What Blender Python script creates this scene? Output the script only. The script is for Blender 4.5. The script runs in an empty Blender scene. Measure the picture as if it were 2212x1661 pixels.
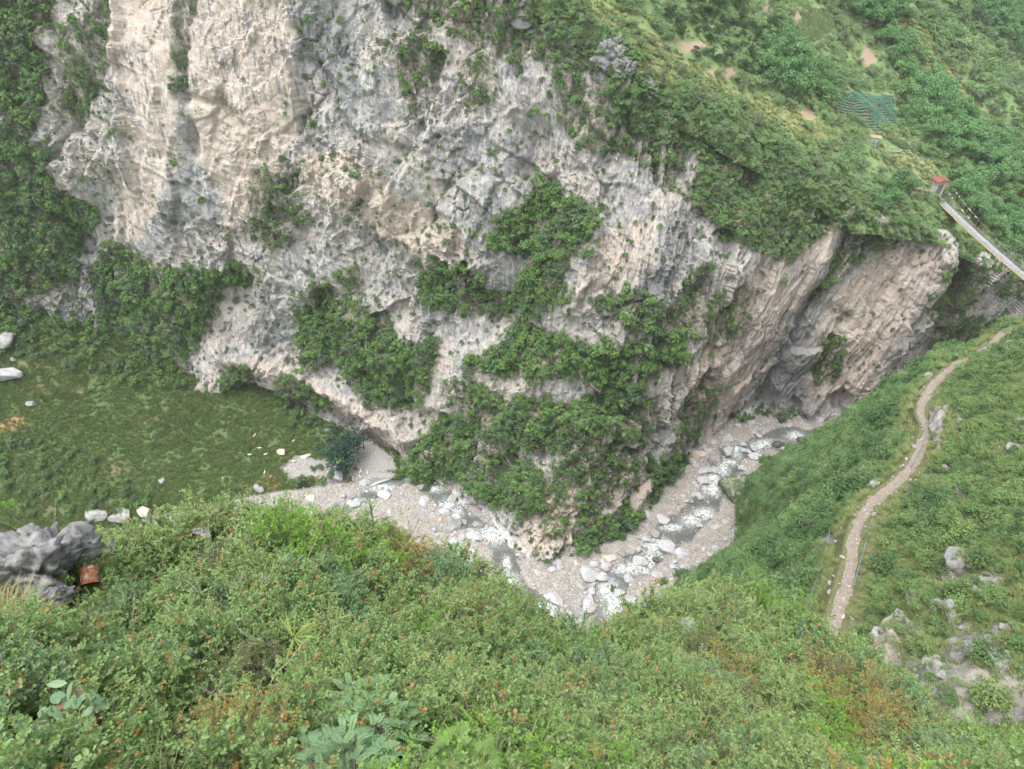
import bpy, bmesh, math, random
import numpy as np
from mathutils import Vector, Matrix, Euler

rng = np.random.default_rng(7)
random.seed(7)
scene = bpy.context.scene
C = scene.collection

# ---------------------------------------------------------------- camera, sky, sun, exposure
CAM_Z = 190.0                      # the river lies about 190 m below the viewpoint
PITCH = math.radians(43.0)
FPX = 1534.0                       # focal length in units of a 2212-wide picture
cam_d = bpy.data.cameras.new('camera')
cam_d.sensor_width = 36.0
cam_d.lens = 36.0 * FPX / 2212.0
cam_d.clip_start = 0.1
cam_d.clip_end = 8000
cam = bpy.data.objects.new('camera', cam_d)
C.objects.link(cam)
cam.location = (0, 0, CAM_Z)
cam.rotation_euler = (math.pi / 2 - PITCH, 0, 0)
scene.camera = cam

SUN_EL, SUN_AZ = math.radians(76), math.radians(235)     # azimuth clockwise from +Y
w = bpy.data.worlds.new('World')
scene.world = w
w.use_nodes = True
nt = w.node_tree
bg = nt.nodes['Background']
sky = nt.nodes.new('ShaderNodeTexSky')
sky.sky_type = 'NISHITA'
sky.sun_disc = False
sky.sun_elevation = SUN_EL
sky.sun_rotation = SUN_AZ
sky.dust_density = 4.0
sky.air_density = 1.0
hs = nt.nodes.new('ShaderNodeHueSaturation')
hs.inputs['Saturation'].default_value = 0.22
nt.links.new(sky.outputs[0], hs.inputs['Color'])
nt.links.new(hs.outputs[0], bg.inputs['Color'])
bg.inputs['Strength'].default_value = 0.15
sun_d = bpy.data.lights.new('sun', 'SUN')
sun_d.energy = 1.1
sun_d.angle = math.radians(40)
sun_d.color = (1.0, 0.96, 0.90)
sun = bpy.data.objects.new('sun', sun_d)
C.objects.link(sun)
sd = Vector((math.sin(SUN_AZ) * math.cos(SUN_EL), math.cos(SUN_AZ) * math.cos(SUN_EL), math.sin(SUN_EL)))
sun.rotation_euler = sd.to_track_quat('Z', 'Y').to_euler()
scene.view_settings.view_transform = 'Standard'
scene.view_settings.look = 'None'
scene.view_settings.gamma = 1.0
scene.view_settings.exposure = 1.42
scene.cycles.max_bounces = 4
scene.cycles.diffuse_bounces = 2
scene.cycles.glossy_bounces = 2
scene.cycles.transmission_bounces = 3
scene.cycles.transparent_max_bounces = 4
scene.cycles.use_denoising = True
scene.cycles.use_adaptive_sampling = True
scene.cycles.adaptive_threshold = 0.03

# ---------------------------------------------------------------- helpers
SP, CP = math.sin(PITCH), math.cos(PITCH)

def ray(u, v):
    a = (np.asarray(u, float) - 1106.0) / FPX
    b = -(np.asarray(v, float) - 830.5) / FPX
    return a, CP + b * SP, -SP + b * CP

def W(u, v, z=None, y=None, t=None):
    a, ry, rz = ray(u, v)
    if z is not None:
        t = (z - CAM_Z) / rz
    elif y is not None:
        t = y / ry
    return np.stack([a * t, ry * t, CAM_Z + rz * t], -1)

def project(P):
    P = np.asarray(P, float)
    x, y, z = P[..., 0], P[..., 1], P[..., 2] - CAM_Z
    f = y * CP - z * SP
    up = y * SP + z * CP
    f = np.maximum(f, 0.1)
    return 1106 + FPX * x / f, 830.5 - FPX * up / f, f

def hash3(ix, iy, iz, seed):
    h = (ix.astype(np.uint32) * np.uint32(374761393) + iy.astype(np.uint32) * np.uint32(668265263)
         + iz.astype(np.uint32) * np.uint32(2147483647) + np.uint32(seed * 362437 + 12345))
    h = (h ^ (h >> np.uint32(13))) * np.uint32(1274126177)
    h = (h ^ (h >> np.uint32(15))) * np.uint32(2246822519)
    return h ^ (h >> np.uint32(16))

def h01(h):
    return (h & np.uint32(0xFFFFFF)).astype(np.float32) / 16777216.0

def vnoise(P, seed=0):
    P = np.asarray(P, np.float32)
    i = np.floor(P).astype(np.int64)
    f = P - i
    f = f * f * f * (f * (f * 6 - 15) + 10)
    r = 0
    for dx in (0, 1):
        wx = f[..., 0] if dx else 1 - f[..., 0]
        for dy in (0, 1):
            wy = f[..., 1] if dy else 1 - f[..., 1]
            for dz in (0, 1):
                wz = f[..., 2] if dz else 1 - f[..., 2]
                r = r + wx * wy * wz * h01(hash3(i[..., 0] + dx, i[..., 1] + dy, i[..., 2] + dz, seed))
    return r * 2 - 1

def fbm(P, oct=4, seed=0, gain=0.5):
    P = np.asarray(P, np.float32)
    r, a, s = 0, 1.0, 0
    for k in range(oct):
        r = r + a * vnoise(P * (2.03 ** k) + 17.3 * k, seed + k)
        s += a
        a *= gain
    return r / s

def facets(P, seed=0, tilt=0.8):
    """chunky rock: every Voronoi cell is a tilted plane of its own; returns height and F2-F1"""
    P = np.asarray(P, np.float32)
    i = np.floor(P).astype(np.int64)
    n = P.shape[:-1]
    f1 = np.full(n, 9.0, np.float32)
    f2 = np.full(n, 9.0, np.float32)
    val = np.zeros(n, np.float32)
    for dx in (-1, 0, 1):
        for dy in (-1, 0, 1):
            for dz in (-1, 0, 1):
                cx, cy, cz = i[..., 0] + dx, i[..., 1] + dy, i[..., 2] + dz
                h = hash3(cx, cy, cz, seed)
                h2 = hash3(cx, cy, cz, seed + 91)
                qx = P[..., 0] - (cx + h01(h))
                qy = P[..., 1] - (cy + h01(h >> np.uint32(5)))
                qz = P[..., 2] - (cz + h01(h >> np.uint32(8)))
                d = qx * qx + qy * qy + qz * qz
                near = d < f1
                hv = h01(h2) - 0.5 + tilt * ((h01(h2 >> np.uint32(4)) - .5) * qx + (h01(h2 >> np.uint32(6)) - .5) * qy
                                            + (h01(h2 >> np.uint32(8)) - .2) * qz)
                f2 = np.where(near, f1, np.minimum(f2, d))
                f1 = np.where(near, d, f1)
                val = np.where(near, hv, val)
    return val, np.sqrt(f2) - np.sqrt(f1)

def seg_dist(U, V, pts):
    best = np.full(np.shape(U), 1e9)
    arg = np.zeros(np.shape(U))
    for k in range(len(pts) - 1):
        ax, ay = pts[k][:2]
        bx, by = pts[k + 1][:2]
        dx, dy = bx - ax, by - ay
        t = np.clip(((U - ax) * dx + (V - ay) * dy) / (dx * dx + dy * dy + 1e-9), 0, 1)
        d = np.hypot(U - ax - t * dx, V - ay - t * dy)
        arg = np.where(d < best, k + t, arg)
        best = np.minimum(best, d)
    return best, arg

def poly_sd(U, V, poly):
    """signed distance, positive inside"""
    d, _ = seg_dist(U, V, list(poly) + [poly[0]])
    ins = np.zeros(np.shape(U), bool)
    n = len(poly)
    for k in range(n):
        x1, y1 = poly[k]
        x2, y2 = poly[(k + 1) % n]
        c = ((y1 > V) != (y2 > V)) & (U < (x2 - x1) * (V - y1) / (y2 - y1 + 1e-9) + x1)
        ins ^= c
    return np.where(ins, d, -d)

def sstep(x, a, b):
    t = np.clip((x - a) / (b - a), 0, 1)
    return t * t * (3 - 2 * t)

def polys_mask(U, V, polys, soft=10):
    m = np.zeros(np.shape(U))
    for p in polys:
        m = np.maximum(m, sstep(poly_sd(U, V, p), -soft, soft))
    return m

def crom(ctrl, n, linear=False):
    """resample axis 0 of ctrl to n (int, or list of counts per span)"""
    ctrl = np.asarray(ctrl, float)
    K = len(ctrl)
    if isinstance(n, int):
        s = np.linspace(0, K - 1, n)
    else:
        s = np.concatenate([k + np.arange(m) / m for k, m in enumerate(n)] + [[K - 1]])
    i = np.clip(np.floor(s).astype(int), 0, K - 2)
    f = (s - i).reshape((-1,) + (1,) * (ctrl.ndim - 1))
    p1, p2 = ctrl[i], ctrl[i + 1]
    if linear:
        return p1 + (p2 - p1) * f
    p0 = np.where((i > 0).reshape(f.shape), ctrl[np.maximum(i - 1, 0)], 2 * p1 - p2)
    p3 = np.where((i < K - 2).reshape(f.shape), ctrl[np.minimum(i + 2, K - 1)], 2 * p2 - p1)
    return 0.5 * (2 * p1 + (p2 - p0) * f + (2 * p0 - 5 * p1 + 4 * p2 - p3) * f ** 2 + (3 * p1 - p0 - 3 * p2 + p3) * f ** 3)

def grid_normals(G):
    du = np.gradient(G, axis=1)
    dv = np.gradient(G, axis=0)
    n = np.cross(du, dv)
    return n / (np.linalg.norm(n, axis=-1, keepdims=True) + 1e-9)

def blur(A, k):
    for _ in range(k):
        A = (A + np.roll(A, 1, 0) + np.roll(A, -1, 0)) / 3 if False else A
    return A

def mesh_from(name, verts, faces, mats=(), smooth=True, midx=None):
    me = bpy.data.meshes.new(name)
    verts = np.asarray(verts, np.float32)
    if isinstance(faces, np.ndarray):
        nf, k = faces.shape
        me.vertices.add(len(verts))
        me.vertices.foreach_set('co', verts.ravel())
        me.loops.add(nf * k)
        me.loops.foreach_set('vertex_index', faces.astype(np.int32).ravel())
        me.polygons.add(nf)
        me.polygons.foreach_set('loop_start', np.arange(0, nf * k, k, dtype=np.int32))
        me.polygons.foreach_set('loop_total', np.full(nf, k, np.int32))
        me.update(calc_edges=True)
    else:
        me.from_pydata(verts.tolist(), [], faces)
    if smooth:
        me.polygons.foreach_set('use_smooth', np.ones(len(me.polygons), bool))
    else:
        me.polygons.foreach_set('use_smooth', np.zeros(len(me.polygons), bool))
    for m in mats:
        me.materials.append(m)
    if midx is not None:
        me.polygons.foreach_set('material_index', np.asarray(midx, np.int32))
    me.update()
    return me

def add_attr(me, name, arr, domain='POINT'):
    at = me.attributes.new(name, 'FLOAT', domain)
    at.data.foreach_set('value', np.asarray(arr, np.float32).ravel())

def grid_faces(nr, nc):
    idx = np.arange(nr * nc).reshape(nr, nc)
    return np.stack([idx[:-1, :-1], idx[1:, :-1], idx[1:, 1:], idx[:-1, 1:]], -1).reshape(-1, 4)

def link(name, me, parent=None, loc=None, rot=None, scale=None):
    o = bpy.data.objects.new(name, me)
    C.objects.link(o)
    if parent is not None:
        o.parent = parent
    if loc is not None:
        o.location = loc
    if rot is not None:
        o.rotation_euler = rot
    if scale is not None:
        o.scale = scale
    return o

def tag(o, label=None, cat=None, group=None, kind=None):
    if label: o['label'] = label
    if cat: o['category'] = cat
    if group: o['group'] = group
    if kind: o['kind'] = kind
    return o

class Surf:
    """a built terrain sheet, kept for scattering"""
    def __init__(s, G, N=None):
        s.G = G
        s.N = grid_normals(G) if N is None else N
        if N is None and s.N[..., 2].mean() < 0: s.N = -s.N
        s.U, s.V, s.D = project(G)
        tc = np.array([0, 0, CAM_Z]) - G
        s.face = sstep((s.N * tc).sum(-1) / np.linalg.norm(tc, axis=-1), -.05, .15)
        du = np.gradient(G, axis=1); dv = np.gradient(G, axis=0)
        s.A = np.linalg.norm(np.cross(du, dv), axis=-1)
    def sample(s, wt, n, mind, taken=None, seed=1, tries=6):
        """n vertex indices drawn by weight x area with a least spacing (array or number)"""
        r = np.random.default_rng(seed)
        p = (wt * s.A).ravel().astype(float)
        tot = p.sum()
        if tot <= 0: return np.zeros(0, int)
        cand = r.choice(p.size, size=min(n * tries, 400000), p=p / tot)
        pos = s.G.reshape(-1, 3)[cand]
        md = np.broadcast_to(np.asarray(mind, float), s.A.shape).ravel()[cand] if np.ndim(mind) else np.full(len(cand), float(mind))
        cell = max(float(md.max()), 1e-3)
        grid = {} if taken is None else taken
        out = []
        for j in range(len(cand)):
            q = pos[j]
            k = (int(q[0] // cell), int(q[1] // cell), int(q[2] // cell))
            ok = True
            for ax in (-1, 0, 1):
                for ay in (-1, 0, 1):
                    for az in (-1, 0, 1):
                        for (px, py, pz) in grid.get((k[0] + ax, k[1] + ay, k[2] + az), ()):
                            if (px - q[0]) ** 2 + (py - q[1]) ** 2 + (pz - q[2]) ** 2 < md[j] ** 2:
                                ok = False; break
                        if not ok: break
                    if not ok: break
                if not ok: break
            if ok:
                grid.setdefault(k, []).append((q[0], q[1], q[2]))
                out.append(cand[j])
                if len(out) >= n: break
        return np.array(out, int)
    def at(s, u, v):
        """surface point whose picture position is nearest to (u, v)"""
        d = (s.U - u) ** 2 + (s.V - v) ** 2
        k = int(np.argmin(d))
        return s.G.reshape(-1, 3)[k], s.N.reshape(-1, 3)[k]

# ---------------------------------------------------------------- materials
def new_mat(name):
    m = bpy.data.materials.new(name)
    m.use_nodes = True
    t = m.node_tree
    b = t.nodes['Principled BSDF']
    b.inputs['Roughness'].default_value = 0.85
    b.inputs['Specular IOR Level'].default_value = 0.25
    return m, t, b

def nd(t, typ, **kw):
    n = t.nodes.new(typ)
    for k, v in kw.items():
        setattr(n, k, v)
    return n

def mixc(t, fac, a, b, mode='MIX'):
    n = t.nodes.new('ShaderNodeMix')
    n.data_type = 'RGBA'
    n.blend_type = mode
    for s, val in ((n.inputs[0], fac), (n.inputs[6], a), (n.inputs[7], b)):
        if isinstance(val, bpy.types.NodeSocket):
            t.links.new(val, s)
        elif isinstance(val, (int, float)):
            s.default_value = val
        else:
            s.default_value = (*val, 1)
    return n.outputs[2]

def math_n(t, op, a, b=None, c=None):
    n = t.nodes.new('ShaderNodeMath')
    n.operation = op
    for s, val in zip(n.inputs, (a, b, c)):
        if val is None: continue
        if isinstance(val, bpy.types.NodeSocket): t.links.new(val, s)
        else: s.default_value = val
    return n.outputs[0]

def attr(t, name, typ='GEOMETRY'):
    n = t.nodes.new('ShaderNodeAttribute')
    n.attribute_name = name
    n.attribute_type = typ
    return n.outputs['Fac']

def pos_n(t, scale=(1, 1, 1), rot=(0, 0, 0), obj=False):
    m = t.nodes.new('ShaderNodeMapping')
    m.inputs['Scale'].default_value = scale
    m.inputs['Rotation'].default_value = rot
    if obj:
        t.links.new(t.nodes.new('ShaderNodeTexCoord').outputs['Object'], m.inputs[0])
    else:
        t.links.new(t.nodes.new('ShaderNodeNewGeometry').outputs['Position'], m.inputs[0])
    return m.outputs[0]

def noise_n(t, vec, scale, detail=4, rough=0.55, lo=None, hi=None, dist=0.0):
    n = t.nodes.new('ShaderNodeTexNoise')
    n.inputs['Scale'].default_value = scale
    n.inputs['Detail'].default_value = detail
    n.inputs['Roughness'].default_value = rough
    n.inputs['Distortion'].default_value = dist
    t.links.new(vec, n.inputs['Vector'])
    out = n.outputs['Fac']
    if lo is not None:
        r = t.nodes.new('ShaderNodeMapRange')
        r.interpolation_type = 'SMOOTHSTEP'
        r.inputs[1].default_value = lo
        r.inputs[2].default_value = hi
        t.links.new(out, r.inputs[0])
        out = r.outputs[0]
    return out

def bump(t, b, h, strength=0.5, dist=0.2):
    n = t.nodes.new('ShaderNodeBump')
    n.inputs['Strength'].default_value = strength
    n.inputs['Distance'].default_value = dist
    t.links.new(h, n.inputs['Height'])
    t.links.new(n.outputs[0], b.inputs['Normal'])

def rock_material(name, grey=(.215, .215, .22), pale=(.46, .445, .42), pink=(.53, .455, .395), sc=1.0, streak=0.9, vegcol=(.075, .10, .04), veglo=.30):
    m, t, b = new_mat(name)
    p = pos_n(t)
    big = noise_n(t, p, 0.05 * sc, 3, .6, .38, .62)
    med = noise_n(t, pos_n(t, (.55 * sc, .55 * sc, .20 * sc)), 1.0, 6, .74, .38, .64)
    col = mixc(t, med, grey, pale)
    col = mixc(t, math_n(t, 'MULTIPLY', big, .45), col, pink, 'MIX')
    # broken texture: bright spalls and dark pits
    sp = noise_n(t, p, 2.3 * sc, 5, .7, .54, .68)
    col = mixc(t, math_n(t, 'MULTIPLY', sp, .5), col, (.62, .595, .56))
    pk = attr(t, 'pink')
    pinkc = mixc(t, noise_n(t, p, .5 * sc, 5, .65, .3, .7), (.44, .36, .305), (.60, .525, .46))
    pinkc = mixc(t, math_n(t, 'MULTIPLY', noise_n(t, p, .16 * sc, 3, .6, .52, .72), .55), pinkc, (.46, .345, .26))
    col = mixc(t, math_n(t, 'MULTIPLY', pk, .78), col, pinkc)
    # water streaks running down the face
    st = noise_n(t, pos_n(t, (.9 * sc, .9 * sc, .06 * sc)), 1.0, 4, .65, .47, .64)
    area = noise_n(t, p, .035 * sc, 2, .5, .38, .56)
    col = mixc(t, math_n(t, 'MULTIPLY', math_n(t, 'MULTIPLY', st, streak), area), col, (.19, .20, .22))
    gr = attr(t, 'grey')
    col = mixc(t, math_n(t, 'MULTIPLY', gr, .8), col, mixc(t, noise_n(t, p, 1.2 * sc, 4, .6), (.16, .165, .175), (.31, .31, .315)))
    pl = attr(t, 'palev')
    col = mixc(t, math_n(t, 'MULTIPLY', pl, .85), col, (.60, .59, .58))
    # darkness of pits and cracks painted into the colour; soil with moss
    dk = noise_n(t, pos_n(t, (1.1 * sc, 1.1 * sc, .34 * sc)), 1.0, 5, .75, .58, .66)
    col = mixc(t, math_n(t, 'MULTIPLY', dk, .8), col, (.05, .05, .048))
    vg = attr(t, 'veg')
    vn = noise_n(t, p, 1.1 * sc, 5, .7, veglo, .62 if veglo > .2 else .4)
    col = mixc(t, math_n(t, 'MULTIPLY', vg, vn), col, mixc(t, noise_n(t, p, .8 * sc, 3), vegcol, (.13, .105, .06)))
    t.links.new(col, b.inputs['Base Color'])
    hn = noise_n(t, pos_n(t, (1, 1, .55)), 1.6 * sc, 5, .72)
    bump(t, b, hn, .8, .4 / sc)
    return m

def ground_material(name, cols, sc=1.0, attrs=()):
    m, t, b = new_mat(name)
    p = pos_n(t)
    col = mixc(t, noise_n(t, p, .12 * sc, 5, .65, .35, .65), cols[0], cols[1])
    col = mixc(t, noise_n(t, p, .9 * sc, 5, .7, .40, .66), col, cols[2])
    if len(cols) > 3:
        col = mixc(t, math_n(t, 'MULTIPLY', noise_n(t, p, .35 * sc, 4, .6, .60, .72), .8), col, cols[3])
    for an, c in attrs:
        col = mixc(t, math_n(t, 'MULTIPLY', attr(t, an), noise_n(t, p, 2.0 * sc, 5, .7, .22, .5)), col, c)
    t.links.new(col, b.inputs['Base Color'])
    bump(t, b, noise_n(t, p, 3 * sc, 6, .7), .8, .25 / sc)
    return m

def leaf_material(name, c0, c1, tip=None, trans=0.35, rough=0.6, tipamt=1.0, objvar=0.5, c2=None):
    """c0..c1 by a per-leaf number, shifted per plant; 'tip' marks young or turning leaves"""
    m = bpy.data.materials.new(name)
    m.use_nodes = True
    t = m.node_tree
    b = t.nodes['Principled BSDF']
    out = t.nodes['Material Output']
    oi = t.nodes.new('ShaderNodeObjectInfo')
    lv = attr(t, 'leafv')
    f = math_n(t, 'ADD', math_n(t, 'MULTIPLY', lv, 1 - objvar), math_n(t, 'MULTIPLY', oi.outputs['Random'], objvar))
    col = mixc(t, f, c0, c1)
    if c2 is not None:
        r2 = math_n(t, 'FRACT', math_n(t, 'MULTIPLY', oi.outputs['Random'], 7.31))
        col = mixc(t, math_n(t, 'MULTIPLY', math_n(t, 'GREATER_THAN', r2, .72), .75), col, c2)
    if tip is not None:
        tp = attr(t, 'tipv')
        col = mixc(t, math_n(t, 'MULTIPLY', tp, tipamt), col, tip)
    t.links.new(col, b.inputs['Base Color'])
    b.inputs['Roughness'].default_value = rough
    b.inputs['Specular IOR Level'].default_value = 0.3
    tr = t.nodes.new('ShaderNodeBsdfTranslucent')
    hs_ = t.nodes.new('ShaderNodeHueSaturation')
    hs_.inputs['Value'].default_value = 1.25
    hs_.inputs['Saturation'].default_value = 1.1
    t.links.new(col, hs_.inputs['Color'])
    t.links.new(hs_.outputs[0], tr.inputs['Color'])
    mx = t.nodes.new('ShaderNodeMixShader')
    mx.inputs[0].default_value = trans
    t.links.new(b.outputs[0], mx.inputs[1])
    t.links.new(tr.outputs[0], mx.inputs[2])
    t.links.new(mx.outputs[0], out.inputs['Surface'])
    return m

def plain(name, col, rough=0.7, var=0.25, sc=4.0, col2=None, metal=0.0, bumpd=0.01):
    m, t, b = new_mat(name)
    p = pos_n(t, obj=False)
    c2 = col2 if col2 else tuple(c * (1 - var) for c in col)
    col_ = mixc(t, noise_n(t, p, sc, 5, .65, .35, .68), col, c2)
    t.links.new(col_, b.inputs['Base Color'])
    b.inputs['Roughness'].default_value = rough
    b.inputs['Metallic'].default_value = metal
    if bumpd:
        bump(t, b, noise_n(t, p, sc * 4, 4, .6), .5, bumpd)
    return m

# ================================================================= TERRAIN
M_ROCK = rock_material('limestone')
M_NEAR_ROCK = rock_material('weathered_limestone', grey=(.20, .20, .205), pale=(.40, .39, .38), sc=5.0, streak=.4)

def hill(x, y):
    return 68.0 - 0.55 * x + 0.40 * y

def W_hill(u, v):
    a, ry, rz = ray(u, v)
    t = (68.0 - CAM_Z) / (rz + 0.55 * a - 0.40 * ry)
    return np.stack([a * t, ry * t, CAM_Z + rz * t], -1)

# vegetation masks on the cliff, traced in the 2212-wide picture
VEG_DENSE = [
    [(-150, -150), (120, -100), (130, 40), (95, 100), (100, 180), (95, 260), (70, 300), (110, 330), (120, 400), (210, 440), (190, 510), (155, 560), (170, 620), (60, 640), (-150, 700)],
    [(-150, 600), (60, 630), (50, 680), (120, 700), (205, 700), (240, 730), (-150, 730)],
    [(215, 560), (246, 530), (342, 570), (400, 600), (427, 574), (530, 574), (540, 620), (495, 625), (468, 642), (468, 683), (430, 745), (386, 810), (307, 800), (212, 765), (205, 704), (239, 663), (205, 642)],
    [(480, 800), (540, 790), (545, 840), (490, 850)],
    [(640, 670), (720, 690), (846, 694), (866, 745), (955, 745), (940, 793), (920, 868), (880, 882), (840, 868), (815, 882), (770, 840), (753, 800), (660, 790), (640, 740)],
    [(893, 581), (934, 567), (1044, 598), (1023, 625), (1048, 642), (1078, 653), (1112, 687), (1140, 731), (1060, 700), (1000, 690), (950, 660), (900, 620)],
    [(1177, 366), (1208, 393), (1215, 427), (1242, 441), (1283, 445), (1290, 479), (1266, 547), (1112, 564), (1044, 533), (1078, 486), (1129, 445), (1146, 410)],
    [(1112, 540), (1242, 540), (1232, 584), (1205, 595), (1235, 619), (1229, 643), (1146, 690), (1105, 677), (1088, 625), (1133, 584)],
    [(1105, 711), (1160, 711), (1232, 731), (1283, 745), (1368, 731), (1458, 725), (1470, 779), (1413, 813), (1379, 848), (1351, 909), (1300, 865), (1283, 813), (1235, 813), (1180, 813), (1146, 837), (1129, 807), (1037, 800), (1030, 772), (1095, 745)],
    [(1020, 831), (1071, 834), (1078, 882), (1129, 855), (1164, 865), (1208, 882), (1249, 868), (1300, 882), (1297, 916), (1249, 967), (1180, 985), (1112, 964), (1071, 933), (1078, 909), (1027, 868)],
    [(941, 909), (1010, 896), (1027, 933), (1023, 978), (1030, 1019), (975, 1053), (924, 1036), (887, 1002), (893, 981), (921, 950)],
    [(1010, 1029), (1105, 1026), (1146, 1002), (1180, 1036), (1198, 1087), (1146, 1104), (1078, 1094), (1020, 1060)],
    [(1245, 1175), (1290, 1120), (1370, 1095), (1372, 1150), (1330, 1192), (1250, 1210)],
    [(1385, 1095), (1415, 1000), (1480, 980), (1492, 1010), (1440, 1080), (1400, 1112)],
    [(1285, 645), (1360, 620), (1415, 655), (1420, 720), (1350, 700)],
    [(640, 790), (700, 850), (720, 900), (660, 880), (600, 850)],
]
VEG_MED = [
    [(1220, -40), (1370, 120), (1400, 190), (1560, 200), (1700, 240), (1850, 330), (1910, 430), (1850, 470), (1780, 500), (1700, 560), (1640, 540), (1560, 500), (1500, 430), (1520, 330), (1400, 300), (1330, 250), (1310, 150), (1200, 150), (1000, 90), (850, 20), (850, -60)],
    [(1200, 150), (1400, 190), (1500, 330), (1480, 430), (1350, 330), (1250, 320), (1200, 250)],
    [(640, 640), (760, 560), (780, 650), (850, 690), (720, 700)],
    [(540, 370), (640, 370), (650, 480), (590, 560), (540, 500)],
    [(960, 830), (1030, 800), (1100, 850), (1100, 1000), (1060, 1090), (1000, 1000)],
    [(1250, 870), (1400, 830), (1430, 900), (1380, 1000), (1300, 1110), (1180, 1170), (1150, 1080), (1220, 980)],
    [(1490, 840), (1540, 800), (1560, 830), (1500, 950), (1440, 980)],
    [(1530, 690), (1600, 620), (1650, 640), (1600, 720), (1520, 780)],
    [(1450, 640), (1530, 560), (1560, 640), (1500, 740), (1450, 760)],
    [(990, 130), (1060, 120), (1080, 240), (1010, 240)],
    [(860, 120), (930, 60), (960, 130), (900, 260), (860, 200)],
    [(380, 0), (400, 0), (410, 210), (380, 200)],
    [(140, 50), (230, 0), (260, 120), (190, 240), (120, 250)],
]
PINK = [
    [(238, -160), (378, -160), (385, 250), (365, 400), (300, 520), (240, 525), (265, 400), (290, 300), (240, 120)],
    [(415, -160), (600, -160), (640, 60), (645, 290), (600, 360), (560, 470), (480, 500), (470, 400), (420, 330), (408, 150)],
    [(480, 770), (560, 760), (650, 800), (760, 850), (900, 930), (915, 985), (850, 1003), (740, 930), (640, 850), (540, 865)],
    [(1490, 780), (1580, 640), (1700, 560), (1860, 440), (1800, 530), (1665, 745), (1560, 920), (1500, 975), (1470, 930)],
    [(1245, 600), (1310, 500), (1420, 480), (1400, 560), (1350, 620), (1240, 660)],
    [(650, 330), (760, 330), (860, 420), (1000, 490), (1000, 560), (900, 560), (760, 450), (650, 420)],
    [(1130, 1010), (1260, 1060), (1250, 1190), (1130, 1190)],
    [(1380, 1040), (1440, 990), (1490, 850), (1560, 700), (1530, 870), (1460, 980), (1300, 1150)],
]
GREY = [
    [(395, 360), (415, 340), (420, 430), (400, 520), (330, 560), (300, 520), (350, 450)],
    [(650, 0), (740, 0), (790, 200), (760, 300), (700, 180), (620, 100)],
    [(1090, 300), (1160, 290), (1130, 370), (1080, 400)],
    [(1110, 380), (1150, 350), (1160, 390), (1120, 450)],
    [(60, 680), (150, 640), (260, 690), (240, 740), (80, 720)],
    [(530, 690), (630, 690), (630, 740), (560, 770)],
    [(1350, 560), (1480, 440), (1510, 480), (1430, 640), (1390, 720)],
    [(540, 380), (640, 380), (640, 540), (560, 500)],
]

# ---- main cliff: columns of (base pixel + height above river) and (top pixel + distance)
cols = [((-330, 610, 50), (-560, -150, 235)), ((-100, 690, 45), (-230, -150, 228)), ((100, 705, 38), (40, -150, 222)),
        ((250, 735, 30), (230, -150, 216)), ((420, 832, 16), (440, -150, 210)), ((560, 860, 10), (600, -150, 206)),
        ((700, 935, 4), (760, -150, 204)), ((865, 1004, 0), (920, -140, 203)), ((990, 1078, 0), (1080, -90, 200)),
        ((1115, 1176, 0), (1230, 0, None)), ((1200, 1207, 0), (1380, 130, None)), ((1290, 1182, 0), (1500, 215, None)),
        ((1390, 1097, 0), (1640, 300, None)), ((1480, 988, 0), (1760, 370, None)), ((1555, 928, 0), (1850, 438, None))]
ctrl = []
for (bu, bv, bz), (tu, tv, ty) in cols:
    B = W(bu, bv, z=bz)
    T = W_hill(tu, tv) if ty is None else W(tu, tv, y=ty)
    ctrl.append((B, T))
B, T = ctrl[-1]
ctrl.append((B + np.array([9, 10, 0]), T + np.array([10, 9, -3])))
ctrl.append((B + np.array([12, 26, 4]), T + np.array([14, 24, -2])))
CLIFF_TOP = np.array([c[1] for c in ctrl])
CLIFF_BASE = np.array([c[0] for c in ctrl])
rows = []
for fr, push in ((-0.04, 0), (0, 0), (.12, 1.5), (.3, 1.0), (.5, -1.0), (.72, -2.0), (.9, 0.5), (1.0, 1.5), (1.004, 7.0)):
    R = CLIFF_BASE + (CLIFF_TOP - CLIFF_BASE) * fr
    R = R + np.array([0.0, 1.0, 0.0]) * push
    rows.append(R)
ctrlg = np.array(rows)[::-1]                       # top row first
NR, NC = 470, 860
tmp = crom(ctrlg, [6, 46, 80, 100, 95, 85, 60, 32, 12], linear=False)
G0 = np.swapaxes(crom(np.swapaxes(tmp, 0, 1), NC), 0, 1)
G0 = G0.astype(np.float64)
NR = G0.shape[0]

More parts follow.
